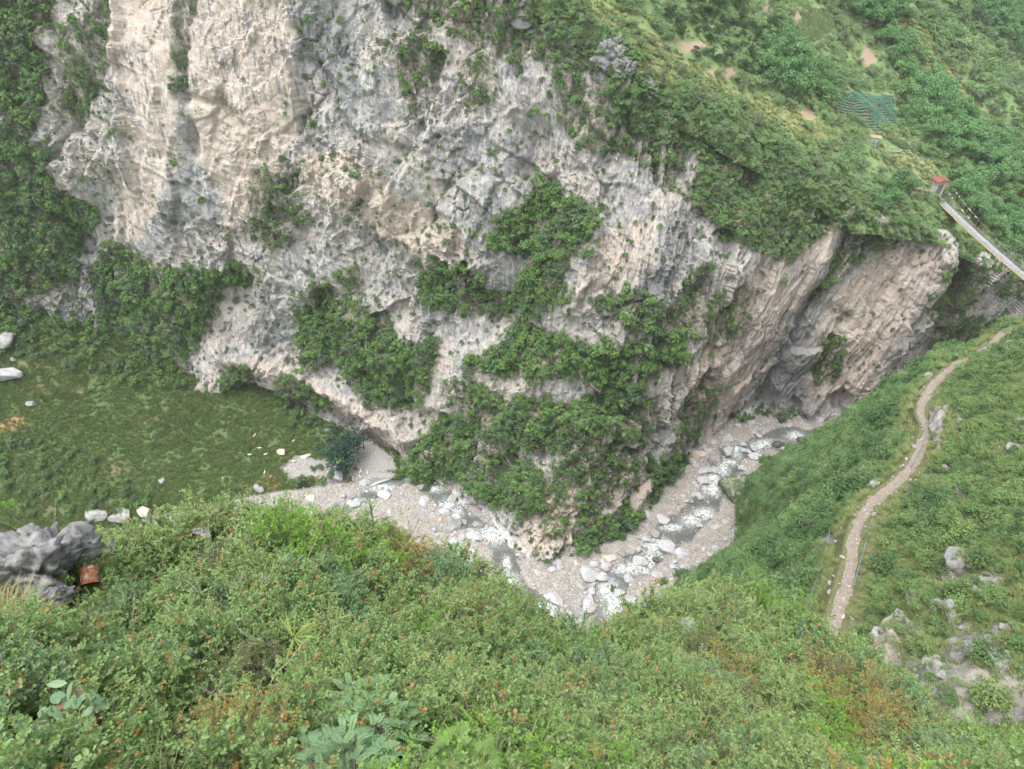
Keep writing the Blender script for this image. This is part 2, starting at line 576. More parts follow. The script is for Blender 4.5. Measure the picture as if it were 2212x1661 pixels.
def cliff_detail(G0, sgn=1.0, seed=0, amp=1.0, edge=True):
    N = grid_normals(G0) * sgn
    U, V, D = project(G0)
    P = G0.astype(np.float32)
    warp = np.stack([fbm(P / 14, 3, seed + 31), fbm(P / 14, 3, seed + 32), fbm(P / 14, 3, seed + 33)], -1) * 2.6
    Pw = P + warp
    # block frame: e1 down-dip to the right, e2 across the bedding
    ca, sa = math.cos(math.radians(24)), math.sin(math.radians(24))
    Q = np.stack([Pw[..., 0] * ca - Pw[..., 2] * sa, Pw[..., 1], Pw[..., 0] * sa + Pw[..., 2] * ca], -1)
    Q2 = np.stack([Pw[..., 0] * .97 - Pw[..., 2] * .24, Pw[..., 1], (Pw[..., 0] * .24 + Pw[..., 2] * .97) * .36], -1)
    rm = (sstep(U, 1330, 1480) if seed == 0 else np.ones(U.shape))[..., None]
    QL = Q
    Q = Q * (1 - rm) + Q2 * rm
    d = 4.5 * fbm(P / 34, 3, seed + 1)
    # bedding breaking off in overhanging ledges
    rightf = sstep(U, 1330, 1480) if seed == 0 else np.ones(U.shape) * .85
    la = sstep(fbm(P / 15, 3, seed + 5), .02, .35) * (1 - .85 * rightf)
    bed = QL[..., 2] / 8.0 + .5 * fbm(P / 25, 2, seed + 4)
    saw = bed - np.floor(bed)
    d += 1.35 * la * (np.minimum((1 - saw) / .93, saw / .07) - .5)
    lb_ = sstep(fbm(P / 13, 3, seed + 15), -.1, .35) * (1 - .8 * rightf)
    bed2 = QL[..., 2] / 2.6 + .6 * fbm(P / 11, 2, seed + 6)
    saw2 = bed2 - np.floor(bed2)
    d += .42 * lb_ * (np.minimum((1 - saw2) / .88, saw2 / .12) - .5)
    v1, e1 = facets(Q / np.array([11.0, 11.0, 22.0]), seed + 7, 1.5)
    d += 3.4 * v1
    v2, e2 = facets(Q / np.array([4.0, 4.0, 8.5]), seed + 8, 1.5)
    rough = sstep(fbm(P / 16, 3, seed + 10), -.30, .25)
    d += (.7 + 1.0 * rough) * v2
    for _ in range(1):          # soften the steps between blocks a little
        dp = np.pad(d, 1, mode='edge')
        d = (4 * d + 2 * (dp[:-2, 1:-1] + dp[2:, 1:-1] + dp[1:-1, :-2] + dp[1:-1, 2:]) + dp[:-2, :-2] + dp[:-2, 2:] + dp[2:, :-2] + dp[2:, 2:]) / 16
    v3, e3 = facets(Q / np.array([1.5, 1.5, 2.8]), seed + 9, 1.3)
    d += (.28 + .55 * rough) * v3
    v4, _ = facets(Q / np.array([.75, .75, 1.2]), seed + 19, 1.2)
    d += (.08 + .24 * rough) * v4
    # open joints, mostly near vertical
    jn = sstep(fbm(P / 9, 2, seed + 16), .28, .5)
    d -= 1.2 * jn * np.exp(-(e2 / .05) ** 2)
    # vertical fluting
    fl = sstep(fbm(P / 18, 2, seed + 17), -.2, .3)
    d += .75 * fl * fbm(Pw / np.array([1.5, 1.5, 22.0]), 3, seed + 11)
    d += 1.1 * rightf * fbm(np.stack([Q2[..., 0], Q2[..., 1], Q2[..., 2] / .36 / 14], -1) / np.array([2.2, 2.2, 2.2]), 3, seed + 21)
    d += .9 * fbm(Pw / np.array([5, 5, 40.0]), 2, seed + 12)
    d += .16 * fbm(P / .9, 3, seed + 13)
    return N, U, V, d * amp, e2

N, U, V, d, e2 = cliff_detail(G0, 1.0)
if N[NR // 2, NC // 2, 1] > 0:
    N = -N
wu = 16 * fbm(G0 / 8, 4, 45); wv = 16 * fbm(G0 / 8, 4, 46)
U, V = U + wu, V + wv
pink = polys_mask(U, V, PINK, 12)
pink = np.clip(pink * 1.15 + .35 * fbm(G0 / 6, 3, 41) * pink, 0, 1)
vegd = polys_mask(U, V, VEG_DENSE, 10)
vegm = polys_mask(U, V, VEG_MED, 14)
# smooth scoured walls keep less relief; gullies recede, ribs stand out
d *= 1 - .45 * polys_mask(U, V, PINK[:2], 20) - .35 * polys_mask(U, V, PINK[2:5], 20)
for pts, wd, am in (([(1160, 290), (1150, 420), (1110, 560), (1060, 700)], 55, -6), ([(1290, 480), (1260, 600), (1230, 660)], 22, 4),
                    ([(395, -100), (400, 200), (415, 330)], 14, -3.5), ([(250, -100), (262, 250), (290, 400)], 10, 2.5),
                    ([(480, 640), (420, 740)], 40, -4), ([(640, 780), (660, 680)], 30, -3), ([(480, 765), (650, 800), (900, 940)], 22, 4.5),
                    ([(540, 850), (700, 905), (850, 1000)], 24, -6), ([(640, 60), (700, 180), (760, 290), (900, 330)], 12, -2.0),
                    ([(940, 480), (985, 560), (1010, 640)], 20, -3), ([(1020, 640), (1100, 720), (1300, 790)], 40, -3),
                    ([(1440, 700), (1400, 830), (1330, 960)], 20, -4), ([(1520, 600), (1480, 700)], 22, -3), ([(1600, 640), (1540, 780), (1490, 900)], 16, -5),
                    ([(1410, 560), (1460, 440)], 30, 3), ([(870, 860), (970, 930)], 12, -4), ([(1000, 960), (960, 1060)], 14, -3),
                    ([(410, 205), (470, 215), (520, 270)], 10, -2.2), ([(640, 90), (640, 280)], 9, 2.0)):
    dd, _ = seg_dist(U, V, pts)
    d += am * np.exp(-(dd / wd) ** 2)
# hold the rim, the foot and the far edge near their places
fade = np.ones(NR)
fade[:26] = np.linspace(.25, 1, 26)
fade[-50:] = np.linspace(1, .3, 50)
d = d * fade[:, None]
G = G0 + N * d[..., None]
me = mesh_from('cliff', G.reshape(-1, 3), grid_faces(NR, NC), [M_ROCK], smooth=False)
Uc, Vc, _ = project(G)
Nf = grid_normals(G)
Nf = Nf if Nf[NR // 2, NC // 2, 1] < 0 else -Nf
vegattr = np.clip(vegd * 1.25 + vegm * .8 + .3 * sstep(Nf[..., 2], .45, .8), 0, 1)
add_attr(me, 'pink', pink)
add_attr(me, 'grey', polys_mask(U, V, GREY, 14) * (1 - .7 * pink))
add_attr(me, 'veg', vegattr)
add_attr(me, 'palev', sstep(G[..., 2], 3.2, 1.2) * .8)
cliff = tag(link('cliff', me), 'tall limestone cliff with grey and pink faces and hanging shrubs', kind='structure')
S_CLIFF = Surf(G, Nf)

# ---- the wall upstream, right of the gully
cols2 = [((1505, 905), (1800, 440)), ((1560, 900), (1850, 455)), ((1625, 905), (1890, 478)), ((1700, 915), (1955, 488)), ((1780, 918), (2030, 505)),
         ((1850, 893), (2062, 540)), ((1925, 845), (2092, 560)), ((2020, 805), (2150, 562)), ((2120, 775), (2232, 560)), ((2300, 730), (2380, 600)), ((2500, 700), (2560, 620))]
B2 = np.array([W(b[0], b[1], z=0.0) for b, _ in cols2])
T2 = np.array([W_hill(*t_) for _, t_ in cols2])
B2[0] += (0, 6, 0); T2[0] += (2, 14, 0); T2[1] += (0, 5, 0)
B2[6] += (0, 6, 0); T2[6] += (0, 5, 0)
B2[7] += (0, 2, 0)
WALL_TOP = T2
rows = []
for fr, push in ((-.05, 0), (0, 0), (.15, 1.5), (.4, 0.5), (.65, -1), (.88, -.5), (1.0, 1.0), (1.004, 7)):
    rows.append(B2 + (T2 - B2) * fr + np.array([0, 1.0, 0]) * push)
NR2, NC2 = 261, 420
tmp = crom(np.array(rows)[::-1], [6, 30, 60, 65, 55, 34, 10])
G0 = np.swapaxes(crom(np.swapaxes(tmp, 0, 1), NC2), 0, 1)
NR2 = G0.shape[0]
N, U, V, d, e2 = cliff_detail(G0, 1.0, 50)
if N[NR2 // 2, NC2 // 2, 1] > 0: N = -N
PINK2 = [[(1880, 580), (2030, 515), (2000, 640), (1900, 760), (1850, 850), (1780, 880), (1720, 860), (1780, 700)],
         [(1540, 870), (1600, 850), (1610, 900), (1550, 925)], [(2050, 640), (2120, 640), (2090, 720), (2010, 720)]]
VEG2 = [[(1840, 440), (1900, 465), (2010, 505), (1960, 540), (1880, 560), (1820, 600), (1790, 640), (1720, 690), (1680, 720), (1665, 800), (1640, 850), (1700, 640), (1760, 560)],
        [(1780, 720), (1820, 730), (1800, 800), (1760, 850), (1750, 800)], [(2030, 560), (2100, 545), (2130, 600), (2060, 680), (1980, 660), (2010, 620)],
        [(2130, 520), (2300, 560), (2300, 640), (2150, 640)], [(2040, 700), (2110, 690), (2180, 690), (2130, 740), (2010, 750)], [(1570, 905), (1660, 890), (1730, 905), (1700, 925), (1600, 918)]]
U, V = U + 14 * fbm(G0 / 8, 4, 47), V + 14 * fbm(G0 / 8, 4, 48)
pink = np.clip(polys_mask(U, V, PINK2, 14) + .25 * fbm(G0 / 7, 3, 77), 0, 1)
vegd2 = polys_mask(U, V, VEG2, 10)
for pts, wd, am in (([(2045, 520), (1990, 680), (1930, 800)], 18, 3.5), ([(2080, 560), (2010, 700)], 18, -6), ([(1790, 540), (1700, 700), (1640, 880)], 22, -5),
                    ([(1830, 680), (1760, 800)], 12, -2.5), ([(2190, 520), (2150, 600)], 14, 5)):
    dd, _ = seg_dist(U, V, pts)
    d += am * np.exp(-(dd / wd) ** 2)
fade = np.ones(NR2); fade[:20] = np.linspace(.25, 1, 20)
d = d * fade[:, None]
G = G0 + N * d[..., None]
me = mesh_from('gorge_wall', G.reshape(-1, 3), grid_faces(NR2, NC2), [M_ROCK], smooth=False)
Nf = grid_normals(G)
Nf = Nf if Nf[NR2 // 2, NC2 // 2, 1] < 0 else -Nf
add_attr(me, 'pink', pink)
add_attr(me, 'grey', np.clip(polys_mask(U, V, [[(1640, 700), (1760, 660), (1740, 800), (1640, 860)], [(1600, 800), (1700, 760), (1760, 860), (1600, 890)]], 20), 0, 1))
add_attr(me, 'veg', np.clip(vegd2 + .3 * sstep(Nf[..., 2], .45, .8), 0, 1))
add_attr(me, 'palev', sstep(G[..., 2] - 1.2 * fbm(G / 3, 2, 5), 4.6, 3.6))
tag(link('gorge_wall', me), 'rock wall of the gorge beyond the narrow gully', kind='structure')
S_WALL = Surf(G, Nf)

# ---- hillside above the rim
rim = np.concatenate([CLIFF_TOP[8:15], WALL_TOP[2:]])
RC = len(rim)
back = [(-1.2, None), (-.2, None), (4, None), (14, None), (32, None), (60, None), (100, None), (160, None), (240, None), (340, None), (460, None)]
hg = []
dirb = np.stack([np.linspace(.05, .75, RC), np.ones(RC)], -1)
dirb /= np.linalg.norm(dirb, axis=1, keepdims=True)
for r, _ in back:
    q = rim[:, :2] + dirb * r
    z = hill(q[:, 0], q[:, 1])
    if r < -1:
        z = z - np.where(np.arange(RC) < 7, 8.0, 3.8)
    elif r < 3:
        z = z - 3.5
    elif r < 5:
        z = z - 1.2
    hg.append(np.column_stack([q, z]))
hg = np.array(hg)
tmp = crom(hg, [10, 8, 22, 36, 52, 52, 46, 40, 30, 14], linear=True)
NCH = 360
G = np.swapaxes(crom(np.swapaxes(tmp, 0, 1), NCH), 0, 1)
NRH = G.shape[0]
P = G.astype(np.float32)
P2 = P * np.array([1, 1, 0])
rr = np.interp(np.arange(NRH), np.cumsum([0, 10, 8, 22, 36, 52, 52, 46, 40, 30, 14]), [b[0] for b in back])[:, None]
soft = sstep(rr, 0, 30)
G[..., 2] += soft * (7 * fbm(P2 / 55, 3, 71) + 2.2 * fbm(P2 / 16, 3, 72)) + .7 * sstep(rr, 2, 8) * fbm(P2 / 5, 3, 73)
G[..., 1] += 3.0 * np.exp(-((rr - 3) / 6) ** 2) * fbm(P2 / 9, 3, 74)
G[..., 2] += 1.6 * np.exp(-((rr - 3) / 6) ** 2) * fbm(P2 / 6, 3, 75)
U0, V0, D0 = project(G)
# low crest behind the rim, then a dip; a spur of the hill runs down on the right
G[..., 2] += 1.2 * np.exp(-((rr - 14) / 9) ** 2) * sstep(U0, 1950, 1750)
for pts, wd, am in (([(1870, -20), (2010, 90), (2130, 230), (2250, 330)], 40, 9), ([(1800, 60), (1900, 180), (1960, 260)], 30, -4), ([(2060, 20), (2212, 170)], 30, -9), ([(1930, 200), (2050, 300), (2212, 420)], 36, 5)):
    dd, _ = seg_dist(U0, V0, pts)
    G[..., 2] += am * soft * np.exp(-(dd / wd) ** 2)
FIELD = [(1788, 226), (1850, 196), (1930, 205), (1938, 265), (1895, 288), (1840, 262)]
M_HILL = ground_material('hill_grass', [(.105, .18, .068), (.15, .23, .09), (.19, .245, .11), (.09, .15, .055)], 1.0,
                         attrs=[('soil', (.33, .24, .18)), ('dry', (.30, .29, .16))])
me = mesh_from('hillside', G.reshape(-1, 3), grid_faces(NRH, NCH), [M_HILL])
U0, V0, D0 = project(G)
SOIL = [[(1870, 95), (1895, 130), (1880, 145), (1855, 135)], [(1640, 0), (1660, -10), (1660, 40), (1645, 40)], [(1455, 90), (1520, 90), (1540, 110), (1480, 115)], [(1530, 150), (1590, 145), (1600, 170), (1540, 165)],
        [(1712, 40), (1730, 5), (1738, 10), (1722, 60)], [(1760, 90), (1800, 70), (1805, 80), (1770, 100)], [(1700, 225), (1740, 225), (1770, 260), (1740, 262)], [(1780, 225), (1800, 205), (1810, 215), (1790, 230)]]
add_attr(me, 'soil', polys_mask(U0, V0, SOIL, 4))
GRASSY = [[(1240, -30), (1330, 20), (1480, 130), (1600, 200), (1720, 240), (1830, 300), (1800, 330), (1640, 270), (1500, 200), (1400, 170), (1350, 90), (1220, 0)],
          [(1940, 330), (2010, 350), (2040, 400), (1990, 400), (1930, 380)], [(1900, 0), (1990, 60), (2090, 190), (2212, 330), (2212, 470), (2090, 320), (2020, 230), (1960, 130)]]
add_attr(me, 'dry', polys_mask(U0, V0, GRASSY, 16) * .6)
tag(link('hillside', me), 'green hillside of terraces and trees above the cliff', kind='structure')
S_HILL = Surf(G)
if S_HILL.N[..., 2].mean() < 0: S_HILL.N *= -1
GRASSY_HILL = GRASSY

# ---- river bed and river
STREAM = [[(700, 1120), (760, 1092), (830, 1056), (880, 1024), (905, 1032), (940, 1058), (985, 1100), (1020, 1130), (1062, 1155), (1088, 1185), (1092, 1225), (1108, 1258), (1150, 1290), (1185, 1320), (1230, 1360), (1290, 1400)],
          [(1960, 890), (1860, 920), (1790, 938), (1720, 945), (1660, 955), (1610, 968), (1585, 985), (1575, 1005), (1555, 1030), (1535, 1060), (1520, 1100), (1480, 1130), (1440, 1150), (1415, 1180), (1398, 1215), (1360, 1230), (1325, 1262), (1312, 1290), (1318, 1330), (1300, 1390)]]
SW = [[W(u, v, z=0.0)[:2] for u, v in s] for s in STREAM]
xs = np.arange(-120, 190, .55)
ys = np.arange(88, 226, .55)
X, Y = np.meshgrid(xs, ys)
P3 = np.stack([X, Y, np.zeros_like(X)], -1)
d1, _ = seg_dist(X, Y, SW[0])
d2, _ = seg_dist(X, Y, SW[1])
w1 = 2.9 + .9 * fbm(P3 / 11, 2, 81)
w2 = 4.0 + 1.6 * fbm(P3 / 11, 2, 82)
chan = np.maximum(np.exp(-(d1 / w1) ** 2), np.exp(-(d2 / w2) ** 2))
v2, _ = facets(P3 / 3.0, 83, 1.0)
bedz = .75 + .45 * fbm(P3 / 14, 3, 84) + .25 * fbm(P3 / 3, 3, 85) + .16 * fbm(P3 / .8, 2, 86) - 1.45 * chan + .25 * v2
G = np.stack([X, Y, bedz], -1)
m, t, b = new_mat('river_gravel')
p = pos_n(t)
vor = t.nodes.new('ShaderNodeTexVoronoi'); vor.inputs['Scale'].default_value = 2.2
t.links.new(p, vor.inputs['Vector'])
sep = t.nodes.new('ShaderNodeSeparateColor'); t.links.new(vor.outputs['Color'], sep.inputs[0])
c = mixc(t, sep.outputs[0], (.185, .18, .17), (.335, .33, .32))
c = mixc(t, math_n(t, 'MULTIPLY', math_n(t, 'GREATER_THAN', sep.outputs[1], .90), .5), c, (.31, .20, .15))
c = mixc(t, math_n(t, 'MULTIPLY', math_n(t, 'GREATER_THAN', sep.outputs[2], .82), .6), c, (.37, .32, .21))
c = mixc(t, noise_n(t, p, .25, 4, .6, .5, .68), c, (.225, .217, .205))
c = mixc(t, attr(t, 'wet'), c, (.10, .095, .085))
t.links.new(c, b.inputs['Base Color'])
bump(t, b, vor.outputs['Distance'], .9, .2)
M_GRAVEL = m
me = mesh_from('river_bed', G.reshape(-1, 3), grid_faces(*X.shape), [M_GRAVEL])
add_attr(me, 'wet', sstep(bedz, .32, .12))
tag(link('river_bed', me), 'gravel bed of the river with pebbles and sand bars', kind='structure')
S_BED = Surf(G)
if S_BED.N[..., 2].mean() < 0: S_BED.N *= -1

FOAM = [(1061, 1156, 26, 16), (1362, 1228, 30, 9), (1313, 1279, 16, 18), (1327, 1308, 16, 24), (1409, 1180, 16, 16), (1403, 1213, 9, 13), (1104, 1258, 13, 13), (1182, 1320, 22, 14),
        (1537, 1035, 13, 17), (1540, 1057, 18, 11), (1561, 1013, 10, 12), (1592, 976, 8, 13), (1657, 958, 24, 6), (1717, 942, 13, 7), (1521, 1110, 16, 9), (1493, 1123, 15, 10), (1420, 1174, 14, 11),
        (1770, 956, 22, 4), (825, 1054, 22, 6), (763, 1087, 20, 8), (886, 1031, 11, 5), (987, 1109, 9, 12), (965, 1092, 14, 9), (937, 1056, 14, 5), (1095, 1220, 6, 12), (1450, 1140, 16, 5), (1640, 966, 14, 5), (1575, 1000, 12, 5)]
xs = np.arange(-120, 190, .4)
ys = np.arange(88, 226, .4)
X, Y = np.meshgrid(xs, ys)
P3 = np.stack([X, Y, np.zeros_like(X)], -1)
d1, _ = seg_dist(X, Y, SW[0]); d2, _ = seg_dist(X, Y, SW[1])
Uw, Vw, _ = project(P3)
foam = np.zeros_like(X)
for (fu, fv, fw, fh) in FOAM:
    foam = np.maximum(foam, np.exp(-.55 * (((Uw - fu) / fw) ** 2 + ((Vw - fv) / fh) ** 2)))
rip = fbm(P3 / 1.1, 3, 91)
zw = .12 + .05 * rip + foam * .30 * (fbm(P3 / .9, 2, 92) + .3)
keep = (np.minimum(d1, d2) < 7.5)
F = grid_faces(*X.shape)
F = F[keep.ravel()[F].all(1)]
used = np.unique(F)
remap = np.zeros(X.size, int); remap[used] = np.arange(len(used))
m, t, b = new_mat('river_water')
p = pos_n(t)
fo = noise_n(t, pos_n(t, (1, 1, 1)), .9, 6, .78, .42, .60, 1.6)
fa = math_n(t, 'MULTIPLY', attr(t, 'foam'), math_n(t, 'ADD', math_n(t, 'MULTIPLY', fo, 1.25), .12))
few = noise_n(t, p, .7, 6, .75, .56, .68, 2.0)
fa = math_n(t, 'MINIMUM', math_n(t, 'ADD', fa, math_n(t, 'MULTIPLY', few, .55)), 1.0)
c = mixc(t, fa, mixc(t, noise_n(t, p, .3, 3), (.075, .085, .08), (.12, .12, .105)), (.62, .66, .66))
t.links.new(c, b.inputs['Base Color'])
t.links.new(math_n(t, 'ADD', math_n(t, 'MULTIPLY', fa, .5), .12), b.inputs['Roughness'])
b.inputs['Specular IOR Level'].default_value = .5
bump(t, b, noise_n(t, p, 2.0, 4, .6), .35, .15)
me = mesh_from('river', np.stack([X, Y, zw], -1).reshape(-1, 3)[used], remap[F], [m])
add_attr(me, 'foam', foam.ravel()[used])
tag(link('river', me), 'shallow mountain river with white rapids around the cliff foot', kind='structure')

# ---- grassy talus at the foot of the cliff, left
lower = [(-330, 1170), (-100, 1150), (100, 1138), (250, 1122), (420, 1095), (560, 1062), (700, 1040), (850, 1030), (900, 1022)]
top_w = np.concatenate([CLIFF_BASE[:8] + np.array([0, 4.0, 2.0]), [CLIFF_BASE[7] + np.array([8, 5.0, .5])]])
low_w = np.array([W(u, v, z=1.5) for u, v in lower])
rows = []
for fr, dz in ((0, 0), (.12, 0), (.35, -.6), (.6, -.5), (.85, 1.2), (.96, 1.0), (1.0, 0), (1.03, -3.5)):
    R = top_w + (low_w - top_w) * fr
    R[:, 2] += dz * np.clip(top_w[:, 2] / 12, 0, 1)
    rows.append(R)
tmp = crom(np.array(rows), [14, 40, 50, 50, 26, 10, 8], linear=True)
G = np.swapaxes(crom(np.swapaxes(tmp, 0, 1), 260), 0, 1)
P = G.astype(np.float32)
G[..., 2] += .9 * fbm(P / 11, 3, 101) + .4 * fbm(P / 3, 3, 102) + .12 * fbm(P / .9, 2, 103)
U0, V0, _ = project(G)
GRAVEL_M = [[(600, 1012), (640, 985), (720, 995), (735, 1030), (640, 1040)], [(745, 960), (800, 950), (850, 985), (860, 1015), (800, 1025), (750, 1010)], [(680, 1045), (760, 1010), (850, 1020), (860, 1060), (700, 1060)]]
M_MEADOW = ground_material('meadow_grass', [(.065, .115, .034), (.09, .145, .045), (.125, .135, .062), (.06, .10, .032)], 1.4,
                           attrs=[('soil', (.21, .15, .09)), ('gravel', (.28, .27, .255)), ('ochre', (.36, .21, .10))])
me = mesh_from('meadow', G.reshape(-1, 3), grid_faces(*G.shape[:2]), [M_MEADOW])
grm = polys_mask(U0, V0, GRAVEL_M, 8)
add_attr(me, 'gravel', grm)
add_attr(me, 'soil', np.clip(sstep(fbm(P / 5, 3, 105), .25, .6) * .8, 0, 1))
add_attr(me, 'ochre', polys_mask(U0, V0, [[(560, 1030), (600, 1025), (615, 1060), (570, 1060)], [(0, 905), (60, 900), (50, 925), (0, 935)]], 8))
tag(link('meadow', me), 'steep grassy talus meadow at the foot of the cliff', kind='structure')
S_MEAD = Surf(G)
if S_MEAD.N[..., 2].mean() < 0: S_MEAD.N *= -1

# ---- the near slope with the footpath
TRAIL_PX = [(1700, 1700, 133.5), (1752, 1530, 131.5), (1795, 1372, 129.0), (1832, 1240, 127.2), (1852, 1140, 125.0), (1885, 1085, 123), (1948, 1032, 120.5), (1984, 980, 118), (2002, 930, 115.5), (1990, 890, 113.2), (2008, 840, 110), (2062, 790, 105.5), (2112, 768, 102.5)]
trail = [W(u, v, z=z) for u, v, z in TRAIL_PX]
trail += [np.array([100., 113., 99.0]), np.array([118., 122., 96.5]), np.array([140, 135, 90.0])]
trail = np.array(trail)
BANK_PX = [(950, 1560), (1150, 1500), (1300, 1400), (1400, 1330), (1480, 1260), (1575, 1205), (1600, 1150), (1592, 1095), (1640, 1020), (1715, 988), (1790, 958), (1860, 915), (1905, 880)]
bank = [W(u, v, z=.4) for u, v in BANK_PX]
bank += [np.array([150., 176., 2.0]), np.array([172., 182., 2.0]), np.array([200., 185., 2.0])]
bank = np.array(bank)
tg = np.gradient(trail, axis=0)
nn = np.column_stack([tg[:, 1], -tg[:, 0], np.zeros(len(tg))])
nn /= np.linalg.norm(nn, axis=1, keepdims=True)
for _ in range(2):
    nn[1:-1] = (nn[:-2] + nn[1:-1] + nn[2:]) / 3
nn = nn * .5 + np.array([.77, -.64, 0]) * .5
nn /= np.linalg.norm(nn, axis=1, keepdims=True)
up = np.array([0, 0, 1.0])
rows = [trail + nn * 70 + up * 62, trail + nn * 26 + up * 22, trail + nn * 8 + up * 6.8, trail + nn * 1.15 + up * .25, trail + nn * .95 - up * .06, trail - nn * .95 - up * .06]
mid0 = trail - nn * .95
for fr, bl in ((.07, .3), (.3, 1.6), (.6, 1.8), (.87, .9), (1.0, 0), (1.04, -4)):
    R = mid0 + (bank - mid0) * fr
    R[:, 2] += bl * np.concatenate([np.ones(7), [1.2, 1.6, 2.4, 3.4, 4.2, 5.0, 4.0, 3.0, 2.0]])
    rows.append(R)
tmp = crom(np.array(rows), [14, 70, 40, 3, 6, 18, 50, 55, 46, 22, 6], linear=True)
NCN = 420
G = np.swapaxes(crom(np.swapaxes(tmp, 0, 1), NCN), 0, 1)
TRC = crom(trail, 400)
P = G.astype(np.float32)
dtr, _ = seg_dist(G[..., 0], G[..., 1], [tuple(q[:2]) for q in trail])
off = sstep(dtr, .8, 2.4)
N = grid_normals(G)
if N[..., 2].mean() < 0: N = -N
U0, V0, _ = project(G)
vf, ef = facets((P + 1.2 * np.stack([fbm(P / 6, 2, 3), fbm(P / 6, 2, 4), fbm(P / 6, 2, 5)], -1)) / np.array([3.0, 3.0, 4.0]), 121, 1.4)
rockm = sstep(fbm(P / 7, 3, 122) + .35 * fbm(P / 2.0, 2, 123), .22, .42)
SLABS = [[(2060, 1440), (2120, 1385), (2200, 1345), (2185, 1372), (2120, 1410), (2070, 1465)], [(1990, 1500), (2020, 1510), (2030, 1560), (2000, 1550)], [(2150, 1555), (2230, 1520), (2230, 1575), (2165, 1580)],
         [(2010, 890), (2060, 880), (2050, 950), (2030, 990), (2008, 930)]]
slab = polys_mask(U0, V0, SLABS, 8)
rockm = np.clip(np.maximum(rockm * off * .9, slab), 0, 1)
d = off * (1.6 * fbm(P / 14, 3, 124) + .5 * fbm(P / 3.5, 3, 125) + .18 * fbm(P / .9, 2, 126)) + rockm * (1.3 * vf + .35 + .5 * facets(P / np.array([1.1, 1.1, 1.5]), 127, 1.3)[0])
G = G + N * d[..., None]
m = rock_material('slope_ground', grey=(.125, .125, .125), pale=(.27, .265, .255), sc=3.0, streak=.3, vegcol=(.10, .145, .05), veglo=.05)
me = mesh_from('near_slope', G.reshape(-1, 3), grid_faces(*G.shape[:2]), [m])
add_attr(me, 'pink', np.clip(sstep(dtr, 1.5, .9) * .6, 0, 1))
add_attr(me, 'grey', np.zeros(G.shape[:2]))
add_attr(me, 'palev', np.zeros(G.shape[:2]))
add_attr(me, 'veg', np.clip(1.9 * (1 - rockm), 0, 1))
tag(link('near_slope', me), 'steep grassy near side of the gorge with rock outcrops', kind='structure')
S_NEAR = Surf(G)
if S_NEAR.N[..., 2].mean() < 0: S_NEAR.N *= -1
NEAR_ROCK = rockm
NEAR_OFF = off
# the path itself: trodden earth, uneven edges
nT = 420
TT = crom(trail[1:14], nT)
tgt = np.gradient(TT, axis=0); tn = np.column_stack([tgt[:, 1], -tgt[:, 0], np.zeros(nT)]); tn /= np.linalg.norm(tn, axis=1, keepdims=True)
lat = np.linspace(-1, 1, 9)
GT = np.zeros((9, nT, 3))
for k, l in enumerate(lat):
    wv = .58 + .42 * fbm(TT / 2.2 + 9 * np.sign(l), 4, 131 + (1 if l > 0 else 0), .6)
    GT[k] = TT + tn * (l * wv)[:, None]
    GT[k, :, 2] += .05 + .05 * fbm(GT[k] / 1.2, 3, 133) - .07 * l * l
M_TRAIL = ground_material('trodden_earth', [(.175, .142, .112), (.21, .175, .143), (.27, .24, .205), (.145, .115, .09)], 6)
tag(link('footpath', mesh_from('footpath', GT.reshape(-1, 3), grid_faces(9, nT), [M_TRAIL])), 'pale trodden earth footpath winding along the near slope', kind='structure')

# ---- the viewpoint slope in the foreground
FG = {  # u: (v of the crest, distance of crest, distance at picture bottom)
    -500: (1160, 15, 5.0), -200: (1110, 14.5, 4.6), 0: (1105, 14.5, 4.4), 120: (1180, 14.5, 4.4), 250: (1190, 16, 4.5), 420: (1130, 17, 4.6), 560: (1125, 17, 4.8), 700: (1130, 17.5, 4.9), 870: (1195, 18, 5.0),
    1000: (1250, 18, 5.1), 1100: (1320, 18, 5.2), 1200: (1380, 18, 5.4), 1350: (1390, 20, 5.8), 1450: (1320, 23, 6.2), 1570: (1290, 24.5, 6.8), 1700: (1360, 24, 7.4), 1800: (1425, 22.5, 8.0), 1900: (1490, 20, 8.2), 2000: (1555, 18, 8.6),
    2120: (1630, 15.5, 9.0), 2260: (1700, 14, 9.5), 2500: (1800, 13, 9.5)}
us = sorted(FG)
rows = []
crest_v = lambda u: np.interp(u, sorted(FG), [FG[k][0] for k in sorted(FG)])
def fgpt(u, f):
    vc, tc, tb = FG[u]
    vb = 1661 + 40
    tb2 = min(tb, tc * .8)
    v = vb + (vc - vb) * f
    tt = tb2 * (tc / tb2) ** (f ** 1.0)
    return W(u, v, t=tt)
rows.append(np.array([fgpt(u, -.9) * [1, 1, 1] for u in us]))
for f in (-.3, 0, .2, .4, .6, .8, .93, 1.0):
    rows.append(np.array([fgpt(u, f) for u in us]))
cr = rows[-1].copy()
rad = cr[:, :2] / np.linalg.norm(cr[:, :2], axis=1, keepdims=True)
for dist, drop in ((1.6, 3.0), (4.0, 9.0), (9.0, 26.0), (14, 60.0)):
    q = cr.copy(); q[:, :2] += rad * dist * .8; q[:, 2] -= drop
    rows.append(q)
tmp = crom(np.array(rows), [8, 8, 14, 14, 14, 14, 10, 8, 10, 10, 8, 6], linear=False)
G = np.swapaxes(crom(np.swapaxes(tmp, 0, 1), 230), 0, 1)
P = G.astype(np.float32)
N = grid_normals(G)
if N[..., 2].mean() < 0: N = -N
G = G + N * (.35 * fbm(P / 3.0, 3, 141) + .12 * fbm(P / .8, 3, 142) - .25)[..., None]
M_FGROUND = ground_material('leaf_litter', [(.045, .05, .022), (.07, .06, .035), (.06, .075, .03), (.10, .08, .05)], 8)
